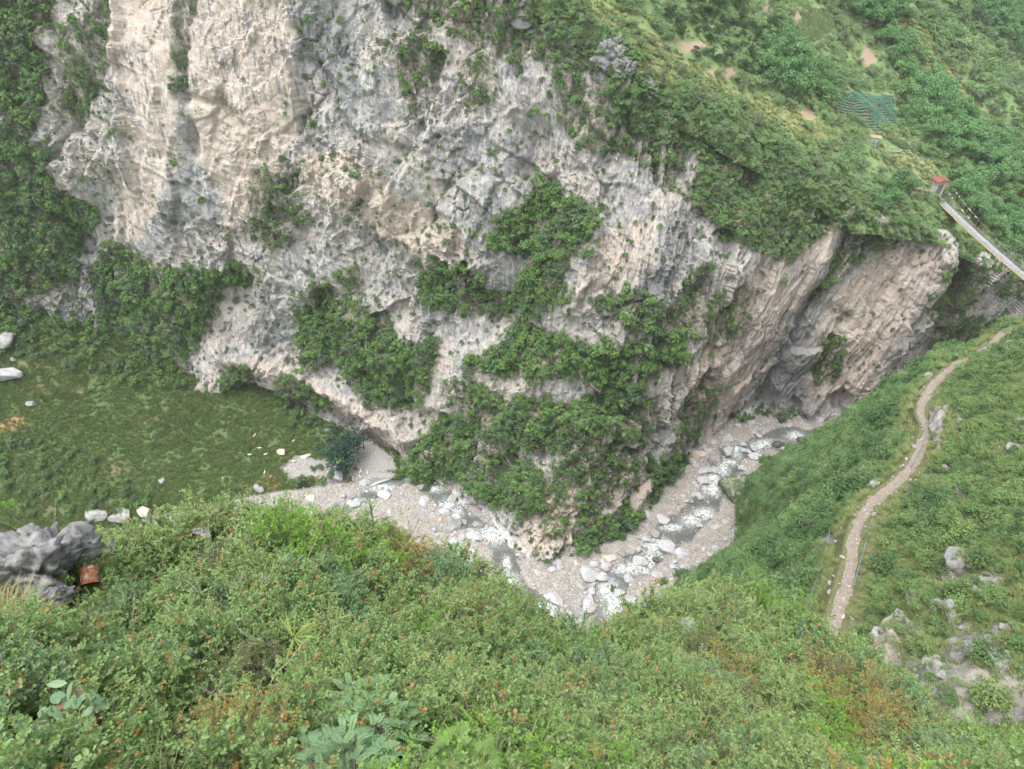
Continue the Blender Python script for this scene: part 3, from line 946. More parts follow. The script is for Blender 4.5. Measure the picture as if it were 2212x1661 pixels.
tag(link('viewpoint_slope', mesh_from('viewpoint_slope', G.reshape(-1, 3), grid_faces(*G.shape[:2]), [M_FGROUND])), 'steep shrub covered slope below the viewpoint', kind='structure')
S_FORE = Surf(G, N)

# ---- far ground sheet, out to the horizon
far = []
ringr = [0, 120, 300, 700, 1500, 3000]
nseg = 48
vts = [(60, 180, -6)]
for r in ringr[1:]:
    for k in range(nseg):
        an = 2 * math.pi * k / nseg
        x, y = 60 + r * math.cos(an), 180 + r * math.sin(an)
        z = -6 - 2 * math.sin(an * 3)
        vts.append((x, y, z))
fcs = [(0, 1 + k, 1 + (k + 1) % nseg) for k in range(nseg)]
for q in range(len(ringr) - 2):
    o = 1 + q * nseg
    for k in range(nseg):
        k2 = (k + 1) % nseg
        fcs.append((o + k, o + nseg + k, o + nseg + k2, o + k2))
tag(link('ground', mesh_from('ground', vts, fcs, [M_HILL])), 'valley floor beyond the gorge', kind='structure')

# ================================================================= PLANT PARTS
def unit(v):
    return v / (np.linalg.norm(v, axis=-1, keepdims=True) + 1e-9)

def leaves_mesh(P, axis, normal, length, width, fold=.25, shape='hex'):
    """one folded blade per point: base at P, running along axis; returns verts, quad faces"""
    n = len(P)
    axis = unit(axis)
    side = unit(np.cross(normal, axis))
    nrm = np.cross(axis, side)
    L = np.broadcast_to(np.asarray(length, float), (n,))[:, None]
    Wd = np.broadcast_to(np.asarray(width, float), (n,))[:, None] * .5
    if shape == 'hex':
        prof = [(0, 0, 0), (.38, -.92, fold), (.78, -.80, fold), (1.0, 0, -.08), (.78, .80, fold), (.38, .92, fold)]
        quads = [(0, 3, 2, 1), (0, 5, 4, 3)]
    elif shape == 'lance':
        prof = [(0, 0, 0), (.3, -.9, fold), (.65, -.7, fold), (1.0, 0, -.2), (.65, .7, fold), (.3, .9, fold)]
        quads = [(0, 3, 2, 1), (0, 5, 4, 3)]
    elif shape == 'oval':
        prof = [(0, 0, 0), (.2, -.68, fold * .7), (.52, -1, fold), (.84, -.66, fold * .6), (1.0, 0, -.05), (.84, .66, fold * .6), (.52, 1, fold), (.2, .68, fold * .7), (.52, 0, 0)]
        quads = [(0, 8, 2, 1), (8, 4, 3, 2), (0, 7, 6, 8), (8, 6, 5, 4)]
    else:
        prof = [(0, 0, 0), (.5, -1, fold), (1.0, 0, 0), (.5, 1, fold)]
        quads = [(0, 3, 2, 1)]
    k = len(prof)
    V = np.zeros((n, k, 3))
    for j, (a, s, f) in enumerate(prof):
        V[:, j] = P + axis * L * a + side * Wd * s + nrm * Wd * f
    F = (np.arange(n) * k)[:, None, None] + np.array(quads)[None]
    return V.reshape(-1, 3), F.reshape(-1, 4), len(quads)

def tube_mesh(paths, sides=5):
    """paths: list of (points[n,3], radii[n]); returns verts, quad faces"""
    Vs, Fs, o = [], [], 0
    for pts, rad in paths:
        pts = np.asarray(pts, float)
        n = len(pts)
        tg = unit(np.gradient(pts, axis=0))
        ref = np.array([0, 0, 1.0]) if abs(tg[0][2]) < .9 else np.array([1.0, 0, 0])
        a = unit(np.cross(tg, ref))
        b = np.cross(tg, a)
        rad = np.broadcast_to(np.asarray(rad, float), (n,))
        for s in range(sides):
            an = 2 * math.pi * s / sides
            Vs.append(pts + (a * math.cos(an) + b * math.sin(an)) * rad[:, None])
        idx = o + np.arange(sides * n).reshape(sides, n)
        for s in range(sides):
            s2 = (s + 1) % sides
            Fs.append(np.stack([idx[s, :-1], idx[s2, :-1], idx[s2, 1:], idx[s, 1:]], -1))
        o += sides * n
    return np.concatenate(Vs), np.concatenate(Fs)

def foliage(name, parts, mat):
    """parts: list of (V, F, leafv per face, tipv per face)"""
    Vs, Fs, lv, tv, o = [], [], [], [], 0
    for V, F, l, t_ in parts:
        Vs.append(V); Fs.append(F + o); lv.append(l); tv.append(t_); o += len(V)
    me = mesh_from(name, np.concatenate(Vs), np.concatenate(Fs), [mat], smooth=False)
    add_attr(me, 'leafv', np.concatenate(lv), 'FACE')
    add_attr(me, 'tipv', np.concatenate(tv), 'FACE')
    return me

def rdir(r, n):
    return unit(r.normal(size=(n, 3)))

def far_crown(name, seed, R, H, nlobe, nq, q, mat, up=.0, flat=.8):
    """distant shrub or tree: lobes of leaf sprays round a few limbs"""
    r = np.random.default_rng(seed)
    Pn, Nn, lob = [], [], []
    for k in range(nlobe):
        an = r.uniform(0, 2 * math.pi)
        rr = R * math.sqrt(r.uniform(.0, 1)) * .72
        zz = H * (up + (1 - up) * r.uniform(.30, .86) * (1 - .45 * (rr / R) ** 2))
        c = np.array([rr * math.cos(an), rr * math.sin(an), zz])
        s = R * r.uniform(.24, .46)
        m = max(8, int(nq / nlobe * (s / (R * .35)) ** 2))
        d = rdir(r, m)
        d[:, 2] = np.where(d[:, 2] < -.3, -d[:, 2], d[:, 2])
        rad = s * r.uniform(.55, 1.12, (m, 1))
        Pn.append(c + d * rad * np.array([1, 1, flat]))
        Nn.append(d)
        lob.append(np.full(m, r.uniform(0, 1)))
    P = np.concatenate(Pn); D = np.concatenate(Nn); lob = np.concatenate(lob)
    n = len(P)
    nrm = unit(D * .8 + rdir(r, n) * .7 + np.array([0, 0, .35]))
    ax = unit(np.cross(nrm, rdir(r, n)))
    sz = q * r.uniform(.6, 1.35, n)
    V, F, _ = leaves_mesh(P - ax * sz[:, None] * .5, ax, nrm, sz, sz * r.uniform(.55, .9, n), .22, 'dia')
    return foliage(name, [(V, F, np.clip(.5 * lob + .5 * r.uniform(0, 1, n), 0, 1), (r.uniform(0, 1, n) > .965).astype(float))], mat)

def trunk_mesh(name, seed, R, H, mat, r0=.12, lean=.2):
    r = np.random.default_rng(seed)
    paths = []
    nb = 5
    top = np.array([r.uniform(-lean, lean) * R, r.uniform(-lean, lean) * R, H * .62])
    s = np.linspace(0, 1, 6)[:, None]
    tr = np.array([0, 0, -.25 * H]) + (top - np.array([0, 0, -.25 * H])) * s + np.sin(s * 5) * .03 * R
    paths.append((tr, np.linspace(r0, r0 * .4, 6)))
    for k in range(nb):
        f = r.uniform(.45, .95)
        p0 = tr[0] + (tr[-1] - tr[0]) * f
        an = r.uniform(0, 6.28)
        p1 = np.array([R * .6 * math.cos(an), R * .6 * math.sin(an), H * r.uniform(.5, .85)])
        pm = (p0 + p1) / 2 + np.array([0, 0, -.06 * H])
        paths.append((np.array([p0, pm, p1]), [r0 * .5, r0 * .35, r0 * .12]))
    V, F = tube_mesh(paths, 5)
    return mesh_from(name, V, F, [mat])

def grass_mesh(name, seed, n, h, spread, wid, mat, droop=.6):
    r = np.random.default_rng(seed)
    an = r.uniform(0, 6.283, n)
    base = np.column_stack([np.cos(an), np.sin(an), np.zeros(n)]) * (spread * .35 * np.sqrt(r.uniform(0, 1, n)))[:, None]
    out = np.column_stack([np.cos(an + r.normal(0, .5, n)), np.sin(an + r.normal(0, .5, n)), np.zeros(n)])
    hh = h * r.uniform(.55, 1.1, n)
    side = np.column_stack([-out[:, 1], out[:, 0], np.zeros(n)]) * wid
    Vs, Fs = [], []
    K = 4
    for k in range(K):
        f = k / (K - 1)
        c = base + out * (spread * .65 * r.uniform(.3, 1, n) * 0 + spread * droop * f ** 1.7)[:, None] + np.array([0, 0, 1.0]) * (hh * (f - .42 * droop * f ** 2.6))[:, None]
        wv = (1 - f) ** .7 + .04
        Vs.append(c - side * wv); Vs.append(c + side * wv)
    V = np.stack(Vs, 1).reshape(-1, 3)
    F = []
    b = np.arange(n) * 2 * K
    for k in range(K - 1):
        F.append(np.stack([b + 2 * k, b + 2 * k + 1, b + 2 * k + 3, b + 2 * k + 2], -1))
    F = np.stack(F, 1).reshape(-1, 4)
    lv = np.repeat(r.uniform(0, 1, n), K - 1)
    tv = np.repeat((r.uniform(0, 1, n) > .8).astype(float), K - 1)
    return foliage(name, [(V, F, lv, tv)], mat)

# ---- foliage materials (base colours of leaves)
L_CLIFF = leaf_material('cliff_foliage', (.060, .130, .040), (.18, .30, .092), (.19, .19, .05), .30, objvar=.45, c2=(.085, .145, .075), tipamt=.7)
L_TREE = leaf_material('tree_foliage', (.075, .18, .07), (.20, .35, .135), (.17, .22, .07), .30, objvar=.4, tipamt=.6)
L_ORCH = leaf_material('orchard_foliage', (.018, .058, .022), (.05, .115, .035), (.10, .19, .05), .25, objvar=.3, tipamt=.7)
L_HILLSH = leaf_material('hill_shrub_foliage', (.12, .22, .085), (.25, .37, .16), (.31, .36, .18), .30, objvar=.5, c2=(.16, .19, .12), tipamt=.6)
L_SLOPE = leaf_material('slope_shrub_foliage', (.085, .175, .062), (.215, .325, .13), (.28, .20, .08), .32, objvar=.6, c2=(.060, .125, .052), tipamt=.6)
L_GRASS = leaf_material('slope_grass_blades', (.13, .195, .058), (.235, .29, .11), (.33, .30, .15), .30, objvar=.5, tipamt=.8)
L_MEADG = leaf_material('meadow_grass_blades', (.055, .115, .026), (.115, .195, .048), (.17, .155, .065), .30, objvar=.5, tipamt=.7)
L_PALEG = leaf_material('ridge_grass_blades', (.23, .29, .105), (.36, .41, .18), (.44, .42, .24), .30, objvar=.5, tipamt=.8)
L_TUFT = leaf_material('cliff_tuft_blades', (.05, .10, .022), (.12, .17, .045), (.20, .16, .06), .30, objvar=.6, tipamt=.8)
L_CORN = leaf_material('maize_leaves', (.13, .20, .09), (.21, .28, .14), (.30, .32, .18), .3, objvar=.3)
L_CABB = leaf_material('cabbage_leaves', (.15, .30, .21), (.26, .43, .32), (.14, .27, .18), .25, objvar=.4)
M_BARK = plain('bark', (.16, .12, .09), .9, .4, 6)
M_TWIG = plain('grey_twig', (.26, .22, .18), .9, .4, 9, bumpd=.002)

PROTO = bpy.data.collections.new('plant_sources')      # not linked to the scene: only the sources of the instanced stuff

def proto_obj(name, me):
    o = bpy.data.objects.new(name, me)
    PROTO.objects.link(o)
    return o

def euler_from_normal(nrm, yaw, lean=1.0):
    z = Vector((0, 0, 1)).lerp(Vector(nrm), lean)
    if z.length < 1e-4: z = Vector((0, 0, 1))
    q = Vector((0, 0, 1)).rotation_difference(z.normalized())
    return (q @ Euler((0, 0, yaw)).to_quaternion()).to_euler()

def gn_stuff(name, pos, rots, scl, protos, label, parent=None, cat=None):
    """countless small things: one object, instances of the source meshes on a cloud of points"""
    me = bpy.data.meshes.new(name)
    n = len(pos)
    me.vertices.add(n)
    me.vertices.foreach_set('co', np.asarray(pos, np.float32).ravel())
    a = me.attributes.new('rot', 'FLOAT_VECTOR', 'POINT'); a.data.foreach_set('vector', np.asarray(rots, np.float32).ravel())
    a = me.attributes.new('scl', 'FLOAT', 'POINT'); a.data.foreach_set('value', np.asarray(scl, np.float32))
    a = me.attributes.new('pick', 'INT', 'POINT'); a.data.foreach_set('value', (np.arange(n) * 7919 % max(1, len(protos))).astype(np.int32))
    col = bpy.data.collections.new(name + '_sources')
    for q in protos: col.objects.link(q)
    ng = bpy.data.node_groups.new(name + '_scatter', 'GeometryNodeTree')
    ng.interface.new_socket('Geometry', in_out='INPUT', socket_type='NodeSocketGeometry')
    ng.interface.new_socket('Geometry', in_out='OUTPUT', socket_type='NodeSocketGeometry')
    gi = ng.nodes.new('NodeGroupInput'); go = ng.nodes.new('NodeGroupOutput')
    iop = ng.nodes.new('GeometryNodeInstanceOnPoints')
    ci = ng.nodes.new('GeometryNodeCollectionInfo')
    ci.inputs['Collection'].default_value = col
    ci.inputs['Separate Children'].default_value = True
    ci.inputs['Reset Children'].default_value = True
    def na(nm, ty):
        k = ng.nodes.new('GeometryNodeInputNamedAttribute'); k.data_type = ty; k.inputs['Name'].default_value = nm
        return k.outputs['Attribute']
    e2r = ng.nodes.new('FunctionNodeEulerToRotation')
    ng.links.new(na('rot', 'FLOAT_VECTOR'), e2r.inputs[0])
    ng.links.new(gi.outputs[0], iop.inputs['Points'])
    ng.links.new(ci.outputs[0], iop.inputs['Instance'])
    iop.inputs['Pick Instance'].default_value = True
    ng.links.new(na('pick', 'INT'), iop.inputs['Instance Index'])
    ng.links.new(e2r.outputs[0], iop.inputs['Rotation'])
    ng.links.new(na('scl', 'FLOAT'), iop.inputs['Scale'])
    ng.links.new(iop.outputs[0], go.inputs[0])
    o = link(name, me, parent)
    mod = o.modifiers.new('scatter', 'NODES'); mod.node_group = ng
    tag(o, label, cat, kind='stuff')
    return o

def scatter_rots(nrm, r, lean):
    return [tuple(euler_from_normal(q, r.uniform(0, 6.283), lean)) for q in nrm]

# ---- sources
CL_SHRUB = [far_crown('cliff_shrub_crown', 200 + k, 1.0, 1.55, 9 + k % 4, 430, .20, L_CLIFF) for k in range(6)]
CL_TRUNK = [trunk_mesh('cliff_shrub_stem', 220 + k, 1.0, 1.5, M_BARK, .05) for k in range(3)]
TREE_C = [far_crown('tree_crown', 240 + k, 1.0, 2.0, 15 + k, 1100, .135, L_TREE, .12) for k in range(5)]
TREE_T = [trunk_mesh('tree_trunk', 250 + k, 1.0, 1.9, M_BARK, .07) for k in range(3)]
ORCH_C = [far_crown('orchard_crown', 260 + k, 1.0, 1.7, 9 + k, 600, .15, L_ORCH, .12) for k in range(3)]
HSH_C = [far_crown('hill_shrub_crown', 270 + k, 1.0, 1.3, 9 + k, 430, .17, L_HILLSH) for k in range(5)]
SLSH_C = [far_crown('slope_shrub_crown', 280 + k, 1.0, 1.35, 13 + k, 1300, .105, L_SLOPE) for k in range(6)]
SLSH_T = [trunk_mesh('slope_shrub_stem', 290 + k, 1.0, 1.3, M_BARK, .04) for k in range(3)]
P_TUFT = [proto_obj('tuft_source', grass_mesh('tuft_source', 300 + k, 26, .55, .75, .055, L_TUFT)) for k in range(3)]
P_CLS = [proto_obj('small_shrub_source', far_crown('small_shrub_source', 310 + k, 1.0, 1.5, 7, 160, .30, L_CLIFF)) for k in range(4)]
P_GRASS = [proto_obj('grass_source', grass_mesh('grass_source', 320 + k, 34, .62, .72, .022, L_GRASS)) for k in range(4)]
P_MEAD = [proto_obj('meadow_grass_source', grass_mesh('meadow_grass_source', 330 + k, 30, .75, .85, .055, L_MEADG)) for k in range(4)]
P_PALE = [proto_obj('ridge_grass_source', grass_mesh('ridge_grass_source', 340 + k, 30, 1.0, .8, .06, L_PALEG)) for k in range(3)]
P_HSH = [proto_obj('hill_shrub_source', me_) for me_ in HSH_C]
P_SLS = [proto_obj('slope_small_shrub_source', far_crown('slope_small_shrub_source', 350 + k, 1.0, 1.3, 8, 330, .17, L_SLOPE)) for k in range(4)]
P_MSH = [proto_obj('meadow_shrub_source', far_crown('meadow_shrub_source', 360 + k, 1.0, 1.2, 7, 220, .24, L_CLIFF)) for k in range(3)]

def place_plants(name, S, idx, size, crowns, trunks, labels, cat, group, seed, lean=.35, sink=.15, squash=(.9, 1.15)):
    r = np.random.default_rng(seed)
    Pp = S.G.reshape(-1, 3)[idx]; Nn = S.N.reshape(-1, 3)[idx]
    Uu, Vv = S.U.ravel()[idx], S.V.ravel()[idx]
    for j in range(len(idx)):
        s = float(size[j])
        e = bpy.data.objects.new(name, None)
        e.empty_display_size = .3
        C.objects.link(e)
        e.location = Pp[j] - Nn[j] * sink * s
        e.rotation_euler = euler_from_normal(Nn[j], r.uniform(0, 6.283), lean)
        e.scale = (s, s, s * r.uniform(*squash))
        tag(e, labels(Uu[j], Vv[j], s) if callable(labels) else labels, cat, group)
        link('crown', crowns[r.integers(len(crowns))], e)
        if trunks: link('trunk', trunks[r.integers(len(trunks))], e)

def nearest_phrase(table):
    pts = np.array([(a, b) for a, b, _ in table], float)
    def f(u, v):
        return table[int(np.argmin((pts[:, 0] - u) ** 2 + (pts[:, 1] - v) ** 2))][2]
    return f

CLIFF_WHERE = nearest_phrase([
    (20, 100, 'on the dark wooded left edge of the cliff, high up'), (30, 480, 'on the wooded left edge of the cliff, halfway up'), (20, 660, 'where the wooded left edge of the cliff meets the meadow'),
    (180, 150, 'on grey rock left of the smooth pink wall'), (395, 150, 'in the narrow crack between the two pink walls'), (330, 620, 'on the ledge below the pink wall'),
    (470, 620, 'on the green rib below the second pink wall'), (400, 760, 'at the cliff foot above the meadow'), (520, 810, 'beside the cream overhang at the cliff foot'),
    (590, 440, 'on the grey slab right of the pink wall'), (780, 770, 'in the wide green band above the cream overhang'), (890, 850, 'at the lower end of the green band above the overhang'),
    (720, 150, 'on the streaked grey face high in the middle of the cliff'), (950, 100, 'on the ledges near the top of the cliff'), (1120, 90, 'around the lone boulder near the cliff top'),
    (1190, 410, 'at the head of the central gully'), (1150, 530, 'in the upper central gully'), (980, 640, 'on the left shoulder of the central gully'), (1160, 640, 'in the middle of the central gully'),
    (1230, 770, 'in the broad green belt halfway up the prow'), (1400, 770, 'at the right end of the green belt on the prow'), (1100, 900, 'on the left flank of the prow below the green belt'), (1240, 920, 'on the front of the prow below the green belt'),
    (970, 1000, 'low on the cliff above the left stream'), (1100, 1060, 'low on the prow above the left stream'), (1300, 1160, 'at the foot of the prow beside the gravel bar'), (1430, 1050, 'at the cliff foot beside the right stream'),
    (1340, 660, 'on the rib right of the central gully'), (1250, 230, 'on broken rock below the grassy rim'), (1430, 320, 'on the upper right shoulder of the cliff'), (1600, 320, 'on the green slope under the rim'),
    (1750, 430, 'on the green slope close to the gully'), (1560, 640, 'on the leaning right face of the cliff'), (1500, 860, 'low on the leaning right face')])
WALL_WHERE = nearest_phrase([(1860, 500, 'at the head of the gully left of the bridge'), (1760, 620, 'down the middle of the shaded gully'), (1680, 760, 'low in the shaded gully'), (1790, 780, 'on the leaning strip of the far wall'),
                             (2060, 610, 'on the far wall under the footbridge'), (2200, 570, 'on the rim of the far wall right of the bridge'), (2110, 710, 'on the far wall just above the near slope'), (1650, 905, 'at the foot of the far wall beside the water')])
def size_word(s, a, b):
    return 'small' if s < a else ('middling' if s < b else 'large')

# ---- cliff shrubs
r0 = np.random.default_rng(5)
vis = ((S_CLIFF.U > -60) & (S_CLIFF.U < 2260) & (S_CLIFF.V > -60)) * S_CLIFF.face
clump = sstep(fbm(S_CLIFF.G / 5, 3, 401), -.45, .2)
wt = (vegd * (.35 + .65 * clump) + .30 * vegm * clump) * vis
idx = S_CLIFF.sample(wt, 2300, 1.9, seed=11)
sz = r0.uniform(1.1, 2.45, len(idx)) ** 1.3 * np.where(vegd.ravel()[idx] > .5, 1.0, .66)
order = np.argsort(-sz)
big, rest = order[:300], order[300:]
place_plants('cliff_shrub', S_CLIFF, idx[big], sz[big], CL_SHRUB, CL_TRUNK,
             lambda u, v, s: '%s green shrub %s' % (size_word(s, 2.75, 3.0), CLIFF_WHERE(u, v)), 'shrub', 'shrubs growing on the big cliff', 12, .45)
q = idx[rest]
gn_stuff('cliff_undergrowth', S_CLIFF.G.reshape(-1, 3)[q], scatter_rots(S_CLIFF.N.reshape(-1, 3)[q], r0, .45), sz[rest], P_CLS, 'low green undergrowth clinging to the big cliff')
# tufts and hanging plants in cracks
wt2 = (.10 + .9 * vegm + .5 * vegd + .45 * sstep(fbm(S_CLIFF.G / 9, 3, 402), .1, .5) + .6 * sstep(S_CLIFF.N[..., 2], .35, .7)) * vis * (1 - .93 * polys_mask(S_CLIFF.U, S_CLIFF.V, PINK[:4], 6))
q = S_CLIFF.sample(wt2, 6500, .7, seed=13, tries=3)
sc2 = r0.uniform(.45, 1.0, len(q)) * np.where(r0.uniform(0, 1, len(q)) > .8, 1.5, 1)
gn_stuff('cliff_tufts', S_CLIFF.G.reshape(-1, 3)[q], scatter_rots(S_CLIFF.N.reshape(-1, 3)[q], r0, .6), sc2 * .95, P_TUFT[:2] + P_CLS[:3], 'grass tufts and small plants in the cracks of the cliff')
# ---- far wall shrubs
visw = (S_WALL.U < 2260) * S_WALL.face
idx = S_WALL.sample(vegd2 * visw, 240, 2.2, seed=14)
sz = r0.uniform(1.1, 2.3, len(idx))
place_plants('gorge_shrub', S_WALL, idx, sz, CL_SHRUB, CL_TRUNK, lambda u, v, s: '%s green shrub %s' % (size_word(s, 1.5, 1.9), WALL_WHERE(u, v)), 'shrub', 'shrubs on the far gorge wall', 15, .4)
q = S_WALL.sample((.08 + vegd2 + .5 * sstep(S_WALL.N[..., 2], .35, .7)) * visw, 900, .9, seed=16, tries=3)
gn_stuff('gorge_wall_tufts', S_WALL.G.reshape(-1, 3)[q], scatter_rots(S_WALL.N.reshape(-1, 3)[q], r0, .6), r0.uniform(.5, 1.1, len(q)), P_TUFT + P_CLS[:2], 'grass tufts on the far gorge wall')

# ---- hillside: forest, orchard, shrubs, grass
FOREST = [[(1950, 205), (2010, 190), (2100, 262), (2190, 350), (2300, 440), (2300, 580), (2140, 530), (2060, 440), (2040, 370), (2035, 335), (1960, 290), (1940, 250)],
          [(1780, -20), (1920, -20), (1965, 60), (1995, 150), (1945, 185), (1890, 100), (1830, 45)], [(2080, -20), (2260, -20), (2260, 60), (2200, 120), (2120, 60)]]
ORCHARD = [[(1440, 20), (1560, 40), (1650, 60), (1660, 110), (1620, 150), (1540, 150), (1450, 90)], [(1640, 60), (1690, 40), (1680, 100)]]
BIGTREES = [[(1620, 140), (1700, 95), (1780, 165), (1835, 200), (1800, 245), (1720, 225), (1640, 190)], [(1470, 0), (1560, -20), (1600, 20), (1540, 45)], [(1880, 420), (1950, 400), (1980, 440), (1900, 460)]]
CORN = [(1712, 95), (1722, 55), (1745, 22), (1792, 22), (1806, 58), (1772, 84), (1740, 104)]
OPEN = SOIL + [FIELD, CORN, [(1880, 280), (1920, 285), (1960, 320), (2010, 350), (2036, 392), (2012, 425), (1960, 400), (1915, 340), (1870, 310)]]
Uh, Vh = S_HILL.U, S_HILL.V
vish = ((Uh > 1000) & (Uh < 2330) & (Vh > -60) & (Vh < 620)) * S_HILL.face
openm = polys_mask(Uh, Vh, OPEN, 4)
fo = polys_mask(Uh, Vh, FOREST, 4) * vish * (1 - openm)
HILL_WHERE = nearest_phrase([(2100, 330, 'in the dense wood right of the bridge'), (2200, 480, 'at the lower edge of the wood behind the footbridge'), (1990, 240, 'at the top of the wood beside the cabbage field'), (2060, 440, 'in the wood beside the bridge tower'),
                             (1850, 40, 'in the upper wood above the maize'), (1950, 120, 'at the lower end of the upper wood'), (2180, 30, 'on the distant slope in the top right corner'), (1540, 90, 'in the terraced orchard'), (1640, 80, 'at the right side of the orchard'),
                             (1700, 170, 'in the clump left of the cabbage field'), (1790, 215, 'beside the upper left edge of the cabbage field'), (1530, 10, 'above the orchard at the top of the picture'), (1930, 430, 'on the rim below the bridge tower')])
idx = S_HILL.sample(fo, 260, 3.7, seed=21)
sz = r0.uniform(2.6, 4.8, len(idx))
place_plants('hillside_tree', S_HILL, idx, sz, TREE_C, TREE_T, lambda u, v, s: '%s round green tree %s' % (size_word(s, 3.3, 4.1), HILL_WHERE(u, v)), 'tree', 'trees in the hillside woods', 22, .1, .05)
idx = S_HILL.sample(polys_mask(Uh, Vh, ORCHARD, 3) * (1 - polys_mask(Uh, Vh, SOIL, 2)), 46, 3.4, seed=23)
place_plants('orchard_tree', S_HILL, idx, r0.uniform(1.7, 2.4, len(idx)), ORCH_C, TREE_T, lambda u, v, s: '%s dark green fruit tree %s' % (size_word(s, 1.95, 2.2), HILL_WHERE(u, v)), 'tree', 'fruit trees in the orchard', 24, .1, .05)
idx = S_HILL.sample(polys_mask(Uh, Vh, BIGTREES, 3) * (1 - polys_mask(Uh, Vh, [FIELD], 8)), 34, 4.2, seed=25)
place_plants('field_tree', S_HILL, idx, r0.uniform(2.8, 4.4, len(idx)), TREE_C, TREE_T, lambda u, v, s: '%s bushy grey-green tree %s' % (size_word(s, 3.2, 3.9), HILL_WHERE(u, v)), 'tree', 'trees around the fields', 26, .1, .05)
grs = polys_mask(Uh, Vh, GRASSY_HILL, 10)
nearrim = sstep(S_HILL.D, 420, 240)
cl = sstep(fbm(S_HILL.G / 11, 3, 411), -.3, .25)
wts = vish * (1 - openm) * (1 - .92 * grs) * (.25 + .75 * cl) * (1 - .6 * polys_mask(Uh, Vh, FOREST + ORCHARD, 4))
q = S_HILL.sample(wts, 2600, 1.5, seed=27, tries=3)
gn_stuff('hillside_shrubs', S_HILL.G.reshape(-1, 3)[q], scatter_rots(S_HILL.N.reshape(-1, 3)[q], r0, .3), r0.uniform(1.0, 2.5, len(q)) * np.where(S_HILL.D.ravel()[q] > 280, 1.4, 1.0), P_HSH, 'pale green scrub covering the hillside')
q = S_HILL.sample(vish * (grs * 1.0 + .10) * (1 - polys_mask(Uh, Vh, OPEN[:10], 3)), 7000, .55, seed=28, tries=3)
gn_stuff('ridge_grass', S_HILL.G.reshape(-1, 3)[q], scatter_rots(S_HILL.N.reshape(-1, 3)[q], r0, .4), r0.uniform(.8, 1.6, len(q)), P_PALE, 'pale feathery grass along the cliff rim and ridge')
q = S_HILL.sample(vish * (rr < 9) * np.ones(Uh.shape) * (1 - openm), 1700, .7, seed=31, tries=3)
gn_stuff('rim_bushes', S_HILL.G.reshape(-1, 3)[q], scatter_rots(S_HILL.N.reshape(-1, 3)[q], r0, .35), r0.uniform(.6, 1.4, len(q)), P_HSH[:3] + P_PALE, 'low bushes and grass along the very edge of the rim')
RIDGE = polys_mask(S_CLIFF.U, S_CLIFF.V, [GRASSY_HILL[0]], 8)
q = S_CLIFF.sample(vis * RIDGE, 1600, .5, seed=30, tries=3)
gn_stuff('rim_grass', S_CLIFF.G.reshape(-1, 3)[q], scatter_rots(S_CLIFF.N.reshape(-1, 3)[q], r0, .4), r0.uniform(.8, 1.7, len(q)), P_PALE, 'pale feathery grass hanging over the rim')
q = S_CLIFF.sample(vis * (1 - .85 * RIDGE) * polys_mask(S_CLIFF.U, S_CLIFF.V, [VEG_MED[0]], 12) * sstep(S_CLIFF.U, 1150, 1350), 4200, .7, seed=29, tries=3)
gn_stuff('rim_scrub', S_CLIFF.G.reshape(-1, 3)[q], scatter_rots(S_CLIFF.N.reshape(-1, 3)[q], r0, .35), r0.uniform(.7, 1.5, len(q)), P_HSH[:3] + P_PALE, 'mixed scrub and grass spilling over the cliff rim')

# ---- meadow
Um, Vm = S_MEAD.U, S_MEAD.V
vism = (Um > -80) & (Vm < 1140)
gm = polys_mask(Um, Vm, GRAVEL_M, 4)
q = S_MEAD.sample(vism * (1 - gm) * (.25 + .75 * sstep(fbm(S_MEAD.G / 4, 3, 421), -.4, .2)), 9000, .45, seed=31, tries=2)
gn_stuff('meadow_grass', S_MEAD.G.reshape(-1, 3)[q], scatter_rots(S_MEAD.N.reshape(-1, 3)[q], r0, .3), r0.uniform(.7, 1.5, len(q)), P_MEAD, 'rough green grass of the talus meadow')
MEAD_SHRUB = [[(-50, 930), (140, 950), (230, 1010), (310, 1060), (260, 1120), (60, 1110), (-50, 1050)], [(-50, 700), (240, 740), (420, 830), (350, 850), (100, 780), (-50, 760)], [(600, 860), (690, 880), (720, 930), (680, 960), (610, 900)], [(270, 1060), (330, 1050), (320, 1110), (270, 1110)], [(690, 1000), (760, 1040), (700, 1060), (640, 1050)]]
MEAD_WHERE = nearest_phrase([(60, 980, 'in the lower left corner of the meadow'), (200, 1040, 'on the lower edge of the meadow above the bank'), (60, 740, 'at the upper left of the meadow'), (320, 810, 'along the top of the meadow under the cliff'), (650, 900, 'at the meadow corner below the cream overhang'), (700, 1040, 'between the gravel patch and the stream')])
wt = vism * polys_mask(Um, Vm, MEAD_SHRUB, 5)
idx = S_MEAD.sample(wt, 150, 2.0, seed=32)
place_plants('meadow_shrub', S_MEAD, idx, r0.uniform(1.0, 2.5, len(idx)), CL_SHRUB, CL_TRUNK, lambda u, v, s: '%s dark green bush %s' % (size_word(s, 1.4, 2.0), MEAD_WHERE(u, v)), 'bush', 'bushes round the meadow', 33, .15, .1)
q = S_MEAD.sample(vism * (1 - gm), 900, .9, seed=34, tries=3)
gn_stuff('meadow_weeds', S_MEAD.G.reshape(-1, 3)[q], scatter_rots(S_MEAD.N.reshape(-1, 3)[q], r0, .2), r0.uniform(.3, .75, len(q)), P_MSH, 'scattered leafy weeds in the meadow')

